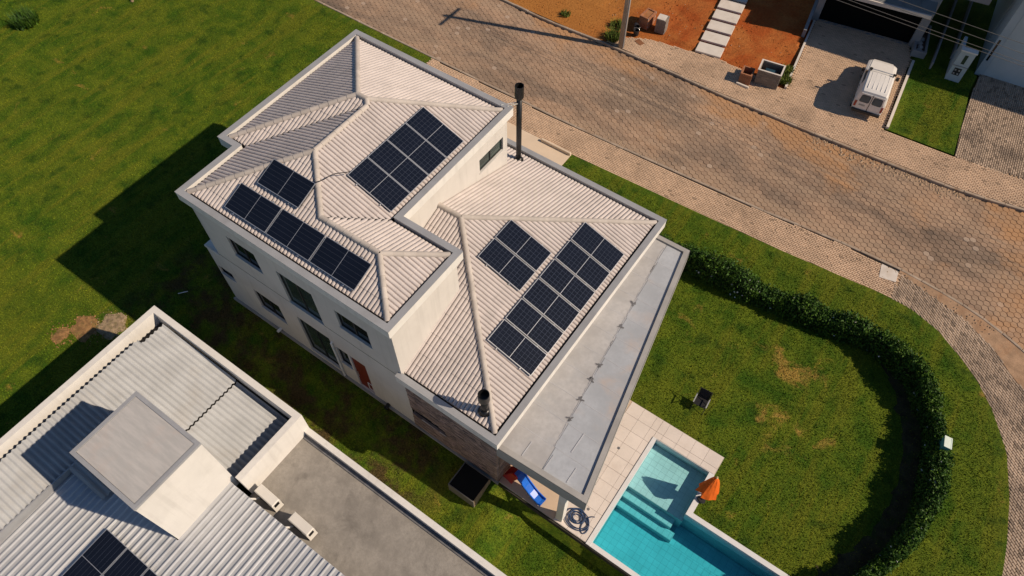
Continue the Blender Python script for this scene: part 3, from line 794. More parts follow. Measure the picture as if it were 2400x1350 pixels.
for p, pw, q, qw in ((PA, .02, R1, w1), (PB, .02, R1b, w1), (PH, .02, R1, w1), (R1, w1, R1b, w1), (Q, w2, R1b, w1), (R2, w2, Q, w2), (PF, .02, R2, w2), (T, w3, R2, w2), (T, w3, R3, w3), (PD, .02, R3, w3), (PE, .02, R3, w3)):
    ridge_run(RZ(p, pw), RZ(q, qw))
for p, pw, q, qw in (((X1, Y1), .02, AP, wL), ((X1, Y0), .02, AP, wL), ((x0w, AP[1]), wL, AP, wL)):
    ridge_run(RZ(p, pw, SL, ZL), RZ(q, qw, SL, ZL))
for p, pw, q, qw in ((PG, 0, Q, w2), (PC, 0, T, w3)):   # valley gutters
    m1 = MB(); P0, P1 = Vector(RZ(p, pw)), Vector(RZ(q, qw)); sd_ = (P1 - P0).cross(Vector((0, 0, 1))).normalized() * .07
    m1.face([P0 + sd_ + Vector((0, 0, .025)), P1 + sd_ + Vector((0, 0, .025)), P1 - sd_ + Vector((0, 0, .025)), P0 - sd_ + Vector((0, 0, .025))])
    m1.build("valley_gutter", gutter_m, roof)
# flues
def flue(x, y, z0, z1, r, rc, hc):
    m1 = MB(); m1.cyl((x, y, z0 - .2), (x, y, z1 - hc + .05), r, r, 20); m1.cyl((x, y, z0 - .02), (x, y, z0 + .12), r * 1.9, r * 1.05, 20)
    o = m1.build("flue_pipe", black_m, house, True)
    m1 = MB(); n = 24; v = []
    for z_, q in ((z1 - hc - .06, r * 1.02), (z1 - hc + .06, rc), (z1, rc), (z1, rc * .86), (z1 - hc * .6, rc * .84), (z1 - hc * .6, .01)):
        for k in range(n): v.append((x + q * math.cos(2 * math.pi * k / n), y + q * math.sin(2 * math.pi * k / n), z_))
    fc = [(i * n + k, i * n + (k + 1) % n, (i + 1) * n + (k + 1) % n, (i + 1) * n + k) for i in range(5) for k in range(n)]
    m1.mesh(v, fc); m1.build("flue_cowl", black_m, o)
    return o
f1 = flue(-.84, 3.80, 4.70, 8.80, .115, .185, .62)
m1 = MB(); m1.tube([(-.84, 3.70, 7.95), (-1.0, 3.2, 8.10)], .022, 6); m1.tube([(-.90, 3.75, 7.95), (-1.25, 3.12, 8.10)], .022, 6); m1.build("bracket", silver, f1)
m1 = MB(); m1.box(-.97, 3.72, 4.80, -.80, 3.9, 4.90); m1.build("bracket", silver, f1)
f2 = flue(5.0, -6.58, 4.72, 6.02, .13, .205, .44)

# canopy over the patio
CAN = [(5.885, -7.14), (9.51, -7.0), (7.43, 4.42), (5.885, 4.40)]
ci = [(5.885, -6.95), (9.28, -6.80), (7.24, 4.22), (5.885, 4.21)]
cz = 3.76
mb = MB(); mb.prism(ccw(CAN), 2.98, cz - .12); can = mb.build("canopy_slab", plaster_w, house)
mb = MB()
for k in range(3):
    A_, B_ = CAN[k], CAN[k + 1]; C_, D_ = ci[k + 1], ci[k]
    for zz in (cz,): mb.face([(*A_, zz), (*B_, zz), (*C_, zz), (*D_, zz)])
    mb.face([(*A_, cz - .30), (*B_, cz - .30), (*B_, cz), (*A_, cz)]) if False else None
    mb.face([(*C_, cz - .11), (*D_, cz - .11), (*D_, cz), (*C_, cz)])
    o1 = [(p[0] + (.012 if p[0] > 6 else 0), p[1] + (-.012 if p[1] < 0 else .012)) for p in (A_, B_)]
    mb.face([(*o1[0], 2.97), (*o1[1], 2.97), (*o1[1], cz), (*o1[0], cz)]); 
mb.build("canopy_fascia", mat("fascia_grey", (.36, .35, .34), .7, .1, 1.5, 30, stain=(.24, .23, .22), stain_amt=.4), house)
BLOTS = (-2.27, -2.95, -3.85, -4.72, -.35, .85)
# canopy sheets with lapped seams
def cx_at(y): return ci[1][0] + (ci[2][0] - ci[1][0]) * (y - ci[1][1]) / (ci[2][1] - ci[1][1])
ncourse = 11; ys_ = [-6.93 + i * (4.19 + 6.93) / ncourse for i in range(ncourse + 1)]
for i in range(ncourse):
    y0_, y1_ = ys_[i] + .002, ys_[i + 1] - .002
    xm0 = 7.62 - 1.17 * (i / ncourse); zt = cz - .085
    for k, (xl, xr0, xr1) in enumerate(((5.89, xm0 - .01, xm0 - .075), (xm0 + .01, cx_at(y0_) - .02, cx_at(y1_) - .02))):
        m1 = MB(); j1 = random.uniform(-.004, .004)
        m1.prism(ccw([(xl, y0_), (xr0, y0_), (xr1 if k == 0 else xr1, y1_), (xl - (.065 if k else 0), y1_)]), zt - .03, zt + j1 * .3)
        sh_ = m1.build("roof_sheet", slab_m if k else slab_in, can)
        m1 = MB(); m1.box(xl + .02, y1_ - .012, zt + .002, min(xr0, xr1) - .03, y1_ + .006, zt + .006); m1.build('seam_line', seam_m, sh_)
for (x_, y_, l) in ((6.75, -6.85, .62), (7.65, -6.82, .62), (8.55, -6.75, .62), (8.1, -5.75, .85)):
    m1 = MB(); m1.box(x_, y_, cz - .078, x_ + .035, y_ + l, cz - .066); m1.build("seam_strip", seam_m, can)
mb = MB(); mb.prism(ccw(ci), cz - .13, cz - .108); mb.build('seam_bed', seam_m, can)
# wavering bead of old sealant down the lap, blotched in places
def seam_x(y): return 7.62 - .1064 * (y + 6.93)
yy = -5.9
while yy < 3.9:
    L_ = random.uniform(.25, .6); n = 6; w_ = random.uniform(.008, .016); wob = [random.gauss(0, .012) for _ in range(n + 1)]
    lft = [(seam_x(yy + L_ * k / n) - w_ + wob[k], yy + L_ * k / n, cz - .070) for k in range(n + 1)]; rgt = [(seam_x(yy + L_ * k / n) + w_ + wob[k], yy + L_ * k / n, cz - .070) for k in range(n, -1, -1)]
    mb = MB(); mb.face(rgt + lft); mb.build("sealant_bead", seam_m if random.random() < .75 else patch_m, can); yy += L_ + random.uniform(.0, .12)
for y_ in BLOTS:
    mb = MB(); x_ = seam_x(y_); n = 22; p1_, p2_ = random.uniform(0, 6), random.uniform(0, 6)
    mb.face([(x_ + .10 * (1 + .45 * math.sin(3 * t_ + p1_) + .35 * math.sin(5 * t_ + p2_) + random.gauss(0, .12)) * math.cos(t_), y_ + .085 * (1 + .45 * math.sin(3 * t_ + p1_) + .35 * math.sin(5 * t_ + p2_) + random.gauss(0, .12)) * math.sin(t_), cz - .067) for t_ in np.linspace(0, 2 * math.pi, n + 1)[:-1]])
    mb.build("sealant_patch", patch_m, can)
mb = MB(); mb.box(8.50, -7.02, 0, 8.78, -6.74, 2.99); mb.build("column", plaster_w, house)
mb = MB(); mb.box(7.0, 3.9, 0, 7.25, 4.15, 2.99); mb.build("column", plaster_w, house)
# entrance apron on the street side
ap = MB(); ap.prism([(-5.4, 4.4), (-1.25, 4.4), (-1.25, 9.31), (-5.4, 9.33)], -.2, .03)
ap = struct(ap.build("entrance_apron", mat("apron_concrete", (.66, .53, .40), .9, .05, 1, 40)))
lw = MB(); lw.cbox(-3.12, 9.17, 0, -1.27, 9.30, .20, .02)
tag(lw.build("low_wall", mat("apron_concrete", ()), None), "low cream garden wall beside the brick pavement at the house entrance", "wall")

# ------------------------------------------------------------------ solar panels
def panel_meshes(black=False):
    Wd, Ln, t = 1.045, 2.03, .035
    fr = MB(); b_ = .020
    fr.box(-Wd / 2, -Ln / 2, 0, Wd / 2, -Ln / 2 + b_, t); fr.box(-Wd / 2, Ln / 2 - b_, 0, Wd / 2, Ln / 2, t)
    fr.box(-Wd / 2, -Ln / 2 + b_, 0, -Wd / 2 + b_, Ln / 2 - b_, t); fr.box(Wd / 2 - b_, -Ln / 2 + b_, 0, Wd / 2, Ln / 2 - b_, t)
    g = MB(); g.box(-Wd / 2 + b_, -Ln / 2 + b_, .006, Wd / 2 - b_, Ln / 2 - b_, t - .006)
    bar = MB(); bar.box(-Wd / 2 + b_, -.008, t - .006, Wd / 2 - b_, .008, t - .002)
    rl = MB(); rl.box(-Wd / 2 - .06, -.02, -.06, Wd / 2 + .06, .02, -.001)
    return (fr.data("frame", alu), g.data("cell_glass", solar_k if black else solar_m), bar.data("centre_bar", alu), rl.data("mounting_rail", alu))
PM = panel_meshes(); PK = panel_meshes(True)
def panel(ctr, rot, label, group, meshes=PM):
    t = thing("solar_panel", label, "solar panel", ctr, 0, group); t.rotation_mode = 'QUATERNION'; t.rotation_quaternion = rot
    for nm, me in zip(("frame", "cell_glass", "centre_bar"), meshes): link(nm, me, t)
    for y_ in (-.55, .55): link("mounting_rail", meshes[3], t).location = (0, y_, 0)
    return t
def frame_rot(lx, ly):
    lx, ly = Vector(lx).normalized(), Vector(ly).normalized(); lz = lx.cross(ly)
    return Matrix((lx, ly, lz)).transposed().to_quaternion()
def rowx(n, x, ys, s_, zz, labels, group):
    rot = frame_rot((0, 1, 0), (-1, 0, s_))          # long side up the slope that faces +x
    for y, lb in zip(ys, labels): panel((x, y, zz), rot, lb, group)
ORD = ["first", "second", "third", "fourth", "fifth", "sixth"]
up_ys = [-3.04 + 1.062 * k for k in range(4)]
rowx(4, -2.17, up_ys, SU, ZU + SU * (b + 2.17) + .13, ["dark blue solar panel on the upper roof, %s of four from the black flue" % ORD[3 - k] for k in range(4)], "solar panels on the upper roof beside the window wall")
lo_ys = [-4.04 + 1.104 * k for k in range(6)]
rowx(6, 4.59, lo_ys, SL, ZL + SL * (X1 - 4.59) + .13, ["dark blue solar panel in the lower roof row of six, %s from the short flue" % ORD[k] for k in range(6)], "row of six solar panels along the lower eave")
rowx(2, 2.47, (-1.72, -.62), SL, ZL + SL * (X1 - 2.47) + .13, ["dark blue solar panel of the lower roof pair, nearer the upper parapet corner", "dark blue solar panel of the lower roof pair, nearer the street"], "pair of solar panels high on the lower roof")
rot = frame_rot((0, 1, SU), (-1, 0, 0))
panel((-4.63, -5.07, ZU + SU * (-5.07 - E) + .13), rot, "single black solar panel above the row of three on the shaded side roof", "black solar panels on the side roof", PK)
for k, x_ in enumerate((-5.17, -3.10, -1.03)):
    panel((x_, -6.32, ZU + SU * (-6.32 - E) + .13), rot, ["black solar panel in the row of three, at the outer lawn end", "black solar panel in the middle of the row of three", "black solar panel in the row of three, nearest the bright tan wall"][k], "black solar panels on the side roof", PK)
mb = MB()
p0, p1 = Vector((-3.6, -4.62, 9.1)), Vector((-3.05, -3.5, 9.02))
mb.tube([p0.lerp(p1, t / 8) + Vector((.05 * math.sin(t), 0, .02 + .05 * math.sin(t * math.pi / 8))) for t in range(9)], .016, 6)
tag(mb.build("cable", black_m), "black cable crossing the ridge between two groups of solar panels", "cable")

# ------------------------------------------------------------------ pool, deck and garden things
WZ = -.10
deck = MB(); deck.prism([(5.9, -7.12), (9.95, -7.12), (9.95, -1.09), (5.9, -1.09)], -.6, .02); deck.prism([(9.951, -1.97), (12.72, -1.97), (12.72, -1.09), (9.951, -1.09)], -.3, .02)
deck.prism([(5.9, -1.089), (8.3, -1.089), (7.3, 4.4), (5.9, 4.4)], -.3, .02)
deck = struct(deck.build("pool_deck", grout))
mb = MB(); mb.box(5.98, -7.20, -1.5, 17.6, -7.152, -.005); tag(mb.build("retaining_wall", mat("retaining_stone_shade", (.045, .040, .036), .95, .3, 2, 20, bump=.4)), "dark retaining wall below the pool deck along the sunken side lawn", "wall")  # the near-black wall colour holds the shade on this face
mb = MB(); mb.box(5.9, -7.10, .021, 8.46, -1.1, .034); mb.box(5.9, -1.095, .021, 7.3, 4.38, .034); struct(mb.build("patio_floor", patio))
ndk = 0
for i in range(8):
    for j in range(11):
        x_ = 8.47 + i * .6; y_ = -7.11 + j * .602
        for (rx0, ry0, rx1, ry1) in ((8.47, -7.11, 9.95, -1.10), (9.955, -1.96, 12.71, -1.10)):
            ax, ay, bx_, by = max(x_, rx0), max(y_, ry0), min(x_ + .6, rx1), min(y_ + .602, ry1)
            if bx_ - ax > .06 and by - ay > .06:
                m1 = MB(); m1.cbox(ax + .004, ay + .004, .02, bx_ - .004, by - .004, .036 + random.uniform(0, .003), .004); m1.build("deck_tile", decktile, deck)
cop = MB()
cop.box(9.952, -7.15, -.65, 10.12, -1.971, .07); cop.box(12.5, -3.80, -.5, 12.72, -1.971, .045); cop.box(12.5, -4.0, -.5, 17.6, -3.801, .045)
cop.box(10.121, -7.15, -.65, 17.6, -6.965, .045); cop.box(10.121, -1.985, -.3, 12.499, -1.971, .036)
pool = thing("pool", "blue tiled swimming pool with a shallow shelf and two submerged steps", "pool", (12.5, -5, 0))
pool.location = (0, 0, 0)
cop.build("coping", poolwhite, pool)
sh = MB()
zs, zd = -.52, -1.45
sh.box(10.0, -4.12, zd - .1, 12.55, -1.95, zs); sh.box(10.0, -4.50, zd - .1, 12.30, -4.121, zs - .30); sh.box(10.0, -4.85, zd - .1, 12.55, -4.501, zs - .58)
for q in ([(10.1, -7.0), (17.7, -7.0)], [(17.7, -7.0), (17.7, -3.95)], [(17.7, -3.95), (12.55, -3.95)], [(12.55, -3.95), (12.55, -1.96)], [(12.55, -1.96), (10.1, -1.96)], [(10.1, -1.96), (10.1, -7.0)]):
    (x_, y_), (x2, y2) = q; sh.face([(x_, y_, zd - .1), (x2, y2, zd - .1), (x2, y2, -.02), (x_, y_, -.02)])
sh.face([(10, -7.05, zd), (17.8, -7.05, zd), (17.8, -3.9, zd), (10, -3.9, zd)])
sh.build("basin", mat("basin_grout", (.54, .54, .54), .7, .08), pool)
nt = 0; rest = MB(); tl = []
G = .25
for (rx0, ry0, rx1, ry1, zz) in ((10.13, -4.11, 12.5, -1.98, zs), (10.13, -4.49, 12.29, -4.13, zs - .30), (10.13, -4.84, 12.5, -4.51, zs - .58), (10.13, -6.95, 17.6, -4.86, zd), (12.5, -4.86, 17.6, -4.0, zd)):
    i = 0
    while rx0 + i * G < rx1 - .05:
        j = 0
        while ry0 + j * G < ry1 - .05:
            tl.append((rx0 + i * G, ry0 + j * G, min(rx0 + (i + 1) * G, rx1), min(ry0 + (j + 1) * G, ry1), zz)); j += 1
        i += 1
tl.sort(key=lambda t: (math.dist((t[0], t[1], t[4]), CAM)) - (50 if 0 < proj((t[0], t[1], t[4]))[1] < 1350 else 0))
for k, (a0, b0, a1, b1, zz) in enumerate(tl):
    if k < 300:
        m1 = MB(); m1.cbox(a0 + .006, b0 + .006, zz, a1 - .006, b1 - .006, zz + .006, .002); m1.build("pool_tile", pooltile, pool)
    else:
        rest.cur = random.uniform(.001, .999); rest.cbox(a0 + .006, b0 + .006, zz, a1 - .006, b1 - .006, zz + .006, .002)
if rest.v: rest.build("pool_tile_field", pooltile, pool, kind="stuff")
wt = MB(); wp = [(10.11, -6.97), (17.65, -6.97), (17.65, -3.99), (12.52, -3.99), (12.52, -1.975), (10.11, -1.975)]
wt.prism(wp, zd - .3, WZ); wt.build("water", water_m, pool)
for x_, y_ in ((9.05, -3.2), (9.35, -6.0)):
    m1 = MB(); m1.cyl((x_, y_, .03), (x_, y_, .042), .06, .06, 14)
    o = m1.build("drain_cover", patch_m); tag(o, "small round drain cover in the pale deck " + ("near the middle of the pool side" if y_ > -5 else "close to the coiled hose"), "drain")

# slide
sl_ = thing("slide", "blue plastic children's slide with a red ladder under the canopy edge", "slide", (6.9, -6.72, .035), R(-8))
m1 = MB(); path = [(-.50, .90), (-.32, .90), (-.15, .80), (.10, .52), (.35, .30), (.58, .16), (.80, .12), (.92, .13)]; hw = .19
prof = [(-hw, .13), (-hw + .035, .14), (-hw + .05, .02), (hw - .05, .02), (hw - .035, .14), (hw, .13), (hw, -.03), (-hw, -.03)]
v = [(x_, p[0], z_ + p[1]) for x_, z_ in path for p in prof]; n = len(prof)
fc = [(i * n + k, i * n + (k + 1) % n, (i + 1) * n + (k + 1) % n, (i + 1) * n + k) for i in range(len(path) - 1) for k in range(n)] + [tuple(range(n)), tuple(range(len(v) - n, len(v)))]
m1.mesh(v, fc); m1.build("chute", blue_p, sl_)
for s_ in (-1, 1):
    m1 = MB(); v = []
    out = [(-1.0, 0), (-.50, 0), (-.42, .5), (-.30, .85), (-.22, 1.12), (-.30, 1.26), (-.46, 1.26), (-.58, 1.05), (-.80, .5)]
    yy = sorted((s_ * .20, s_ * .26)); m1.mesh([(p[0], yy[0], p[1]) for p in out] + [(p[0], yy[1], p[1]) for p in out], [tuple(range(9)), tuple(range(17, 8, -1))] + [(i, (i + 1) % 9, 9 + (i + 1) % 9, 9 + i) for i in range(9)])
    m1.build("ladder_side", red_p, sl_)
for k in range(4):
    m1 = MB(); m1.box(-.93 + k * .12, -.20, .18 + k * .2, -.78 + k * .12, .20, .22 + k * .2); m1.build("step", red_p, sl_)
m1 = MB(); m1.box(.58, -.1, -.0, .72, .1, .13); m1.build("foot", blue_p, sl_)
# pool hose: coil and tail
m1 = MB(); path = []
for k in range(150):
    t = k / 150; a_ = t * 6.2 * 2 * math.pi; rr = .17 + .10 * math.sin(t * 9) + .10 * t
    path.append((9.13 + rr * math.cos(a_) * (1 + .5 * t) + .10 * t, -6.45 + rr * math.sin(a_) * 1.05 - .16 * t, .06 + .02 * (k % 7) / 7 + .02 * t))
lastp = path[-1]
path += [(9.45, -6.75, .06), (9.62, -6.95, .06), (9.74, -6.86, .06), (9.76, -6.64, .06), (9.62, -6.5, .06), (9.45, -6.42, .06), (9.58, -6.2, .06), (9.72, -6.12, .06)]
def smooth(p_, it=2):
    for _ in range(it):
        q = [p_[0]]
        for u_, v_ in zip(p_, p_[1:]): q += [tuple(.75 * x + .25 * y for x, y in zip(u_, v_)), tuple(.25 * x + .75 * y for x, y in zip(u_, v_))]
        p_ = q + [p_[-1]]
    return p_
m1.tube(smooth(path, 1), .021, 6)
tag(m1.build("pool_hose", hose_m, None, True), "dark blue coiled pool hose on the pale deck by the column", "hose")
# parasol, closed
ps = thing("parasol", "closed orange parasol standing at the pool edge", "parasol", (12.74, -3.16, .045)); ps.scale = (1.08, 1.08, .64); ps.rotation_euler = (R(-19), R(2), 0)
m1 = MB(); m1.cyl((0, 0, .05), (0, 0, 2.42), .022, .022, 10); m1.build("pole", wood, ps)
m1 = MB(); nf = 16; rings = []
for z_, r_, am in ((2.40, .03, 0), (2.25, .10, .12), (1.95, .17, .28), (1.55, .235, .38), (1.15, .30, .45), (.90, .335, .5), (.86, .28, .5)):
    rings.append([(r_ * (1.06 + am * (.28 if k % 2 else -.28) + .16 * math.sin(k * 2.3)) * math.cos(2 * math.pi * k / nf + .1 * (2.4 - z_)), r_ * (1.06 + am * (.28 if k % 2 else -.28) + .16 * math.sin(k * 2.3)) * math.sin(2 * math.pi * k / nf + .1 * (2.4 - z_)), z_ - (.04 * math.sin(k * 1.7) if z_ < 1 else 0)) for k in range(nf)])
v = [q for g in rings for q in g]; fc = [(i * nf + k, i * nf + (k + 1) % nf, (i + 1) * nf + (k + 1) % nf, (i + 1) * nf + k) for i in range(len(rings) - 1) for k in range(nf)]
m1.mesh(v, fc); m1.build("canopy", orange_f, ps)
m1 = MB(); m1.cyl((0, 0, 2.40), (0, 0, 2.50), .045, .02, 10); m1.build("finial", mat("pale_finial", (.75, .55, .30), .6), ps)
m1 = MB(); m1.cyl((0, 0, 0), (0, 0, .09), .16, .14, 18); m1.cyl((0, 0, .09), (0, 0, .3), .035, .03, 12); m1.build("base", frame_dark, ps)
# garden chair
ch = thing("garden_chair", "black folding garden chair with pale armrests alone on the lawn", "chair", (10.85, .32, 0), R(4))
m1 = MB(); m1.box(-.24, -.20, .41, .24, .22, .435); m1.build("seat", textile, ch)
m1 = MB(); v = [(-.24, .20, .44), (.24, .20, .44), (.24, .36, .92), (-.24, .36, .92)]; m1.mesh(v + [(x_, y_ + .02, z_ - .005) for x_, y_, z_ in v], [(0, 1, 2, 3), (7, 6, 5, 4), (0, 4, 5, 1), (1, 5, 6, 2), (2, 6, 7, 3), (3, 7, 4, 0)]); m1.build("backrest", textile, ch)
for s_ in (-1, 1):
    m1 = MB(); m1.box(s_ * .275 - .022, -.26, .635, s_ * .275 + .022, .20, .660); m1.build("armrest", silver, ch)
    m1 = MB(); m1.tube([(s_ * .26, -.30, 0), (s_ * .26, .0, .45), (s_ * .26, .37, .93)], .013, 6); m1.build("leg", frame_dark, ch)
    m1 = MB(); m1.tube([(s_ * .27, .34, 0), (s_ * .27, -.02, .42), (s_ * .27, -.22, .64)], .013, 6); m1.build("leg", silver, ch)
# sandbox in the side yard
gzs = float(gz(5.0, -8.0))
sb = thing("sandbox", "low wooden sandbox covered with black mesh beside the stone wall", "sandbox", (5.02, -7.86, gzs), R(0))
sb.location.z = -.1
m1 = MB(); m1.box(-.58, -.52, .0, .58, .52, .40); m1.build("cover", mesh_black, sb)
for (x0_, y0_, x1_, y1_) in ((-.62, -.56, .62, -.525), (-.62, .525, .62, .56), (-.62, -.524, -.585, .524), (.585, -.524, .625, .524)):
    m1 = MB(); m1.box(x0_, y0_, -.25, x1_, y1_, .43); m1.build("side_board", wood if x0_ > .5 else mat("shaded_board", (.16, .15, .14), .8), sb)  # sun-facing board in wood tone; grey puts shade into the other sides
# small box on the hedge line
tb = thing("meter_box", "small teal box with a pale lid standing in the hedge", "box", (19.42, 3.74, 0), R(12))
m1 = MB(); m1.box(-.14, -.22, 0, .12, .22, 1.50); m1.build("body", teal, tb)
m1 = MB(); v = [(-.15, -.24, 1.52), (.16, -.24, 1.46), (.16, .24, 1.46), (-.15, .24, 1.52)]; m1.mesh(v + [(x_, y_, z_ + .03) for x_, y_, z_ in v], [(3, 2, 1, 0), (4, 5, 6, 7), (0, 1, 5, 4), (1, 2, 6, 5), (2, 3, 7, 6), (3, 0, 4, 7)]); m1.build("lid", mat("pale_mint", (.60, .68, .62), .6), tb)

# ------------------------------------------------------------------ hedge
def hedge():
    path = [(5.0, 6.35), (7.4, 6.45), (9.5, 6.55), (11.7, 6.75), (13.8, 7.05), (15.3, 7.30), (16.5, 7.10), (17.7, 6.5), (18.7, 5.35), (19.4, 3.9), (19.68, 2.8), (19.82, 1.3), (19.66, 0), (19.35, -1.3), (18.85, -2.6), (18.1, -4.2), (17.2, -5.6)]
    p = resample(smooth(path, 2), .12); n = len(p)
    root = thing("hedge", "long curved dark green clipped hedge with white flowers round the lawn", "hedge")
    P = np.array(p); D = np.gradient(P, axis=0); D /= np.linalg.norm(D, axis=1)[:, None]; N = np.stack([-D[:, 1], D[:, 0]], 1)
    ph = RNG.uniform(0, 6, 4); tt = np.arange(n) * .12
    hh = 1.14 + .10 * np.sin(tt * .9 + ph[0]) + .07 * np.sin(tt * 2.3 + ph[1]) + np.convolve(RNG.normal(0, .35, n + 8), np.ones(9) / 9, 'valid'); hwid = .42 + .05 * np.sin(tt * 1.4 + ph[2]) + np.convolve(RNG.normal(0, .16, n + 8), np.ones(9) / 9, 'valid'); fr_ = np.clip((tt - 9) / 6, 0, 1); hwid = hwid * (1 - .34 * fr_)
    hh = hh * (1 + .16 * fr_)
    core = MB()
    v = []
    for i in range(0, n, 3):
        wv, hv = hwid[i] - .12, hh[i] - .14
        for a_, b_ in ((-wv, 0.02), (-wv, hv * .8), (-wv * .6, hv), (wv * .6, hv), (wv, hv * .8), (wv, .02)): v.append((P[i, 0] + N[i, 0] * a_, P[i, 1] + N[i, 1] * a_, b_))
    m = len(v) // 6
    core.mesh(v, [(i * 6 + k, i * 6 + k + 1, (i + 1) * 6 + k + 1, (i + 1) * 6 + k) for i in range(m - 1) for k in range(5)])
    core.build("dark_core", hedge_core, root)  # solid near-black core, its colour standing in for the hedge's inner shade
    K = 62000
    ii = RNG.integers(0, n, K); ang = RNG.uniform(-.15, math.pi + .15, K); rad = RNG.uniform(.80, 1.10, K) + RNG.normal(0, .05, K) * (RNG.uniform(0, 1, K) > .8)
    ca, sa = np.cos(ang), np.sin(ang); k2 = 1 / np.maximum(np.abs(ca), np.abs(sa)) ** .72
    off = hwid[ii] * ca * k2 * rad; z = .05 + (hh[ii] - .05) * np.clip(sa * k2, -.02, 1.08) * np.clip(rad, 0, 1.09)
    sh = RNG.uniform(0, 1, K) < .04; z = np.where(sh & (z > .7), z + RNG.uniform(0, .22, K), z); off = np.where(sh, off * RNG.uniform(1, 1.35, K), off)
    c = np.stack([P[ii, 0] + N[ii, 0] * off + RNG.normal(0, .03, K), P[ii, 1] + N[ii, 1] * off + RNG.normal(0, .03, K), np.maximum(z, .03)], 1)
    d1 = RNG.normal(0, 1, (K, 3)); d1 /= np.linalg.norm(d1, axis=1)[:, None]; d2 = np.cross(d1, RNG.normal(0, 1, (K, 3))); d2 /= np.linalg.norm(d2, axis=1)[:, None]
    L = RNG.uniform(.03, .075, K)[:, None]; Wd = L * .5
    V = np.stack([c - d1 * L, c + d2 * Wd, c + d1 * L, c - d2 * Wd], 1).reshape(-1, 3)
    me = bpy.data.meshes.new("foliage"); fast_mesh(me, V, 4, K, RNG.uniform(0.001, .999, K)); me.materials.append(leaf_m)
    link("foliage", me, root, "stuff")
    fl = MB(); fv = [(0, 0, .015)]
    for k in range(10): r_ = .055 if k % 2 == 0 else .028; fv.append((r_ * math.cos(k * math.pi / 5), r_ * math.sin(k * math.pi / 5), .0))
    fl.mesh(fv, [(0, 1 + k, 1 + (k + 1) % 10) for k in range(10)]); fm = fl.data("flower", flower_m)
    for k in range(70):
        i = int(RNG.integers(int(n * .1), n)); a_ = RNG.uniform(-.6, 2.4); sgn = -1
        o_ = -hwid[i] * 1.08 * math.cos(a_) * 1.1; z_ = max(.2, hh[i] * (math.sin(a_) if a_ > 0 else .4) * 1.02)
        o = link("flower", fm, root); o.location = (P[i, 0] + N[i, 0] * o_, P[i, 1] + N[i, 1] * o_, z_); o.rotation_euler = (RNG.uniform(-.6, .6), RNG.uniform(-.6, .6), RNG.uniform(0, 6))
def fast_mesh(me, V, k, n, rnd):
    me.vertices.add(len(V)); me.vertices.foreach_set("co", V.astype(np.float32).ravel())
    me.loops.add(n * k); me.loops.foreach_set("vertex_index", np.arange(n * k, dtype=np.int32))
    me.polygons.add(n); me.polygons.foreach_set("loop_start", np.arange(0, n * k, k, dtype=np.int32))
    try: me.polygons.foreach_set("loop_total", np.full(n, k, np.int32))
    except Exception: pass
    at = me.attributes.new("rnd", 'FLOAT', 'FACE'); at.data.foreach_set("value", rnd.astype(np.float32))
    me.update(calc_edges=True); me.validate()
hedge()
bp_ = [(16.0, 7.2), (17.2, 6.75), (18.2, 5.9), (18.9, 4.9), (19.4, 3.9), (19.68, 2.8), (19.82, 1.3), (19.66, 0), (19.35, -1.3), (18.85, -2.6), (18.1, -4.2), (17.4, -5.6)]
bo_ = []
for i, p in enumerate(bp_):
    a_, b_ = bp_[max(i - 1, 0)], bp_[min(i + 1, len(bp_) - 1)]; L_ = math.dist(a_, b_); wd_ = (.25 + .75 * min(1, i / 2)) * (1 if i < len(bp_) - 1 else .2) + random.uniform(-.12, .12)
    bo_.append((p[0] + (b_[1] - a_[1]) / L_ * wd_, p[1] - (b_[0] - a_[0]) / L_ * wd_))
bed_poly = resample(smooth(bp_, 2), .3) + resample(smooth(bo_, 2), .3)[::-1]
bed_poly = [(x + random.gauss(0, .10), y + random.gauss(0, .10)) for x, y in bed_poly]
bed_ = sheet("planting_bed", bed_poly, .012, mat("mulch_shade", (.050, .042, .020), 1, .5, 2, 12, stain=(.022, .045, .008), stain_amt=.95, bump=.8))  # mulch bed, coloured near black to deepen the hedge's shadow band

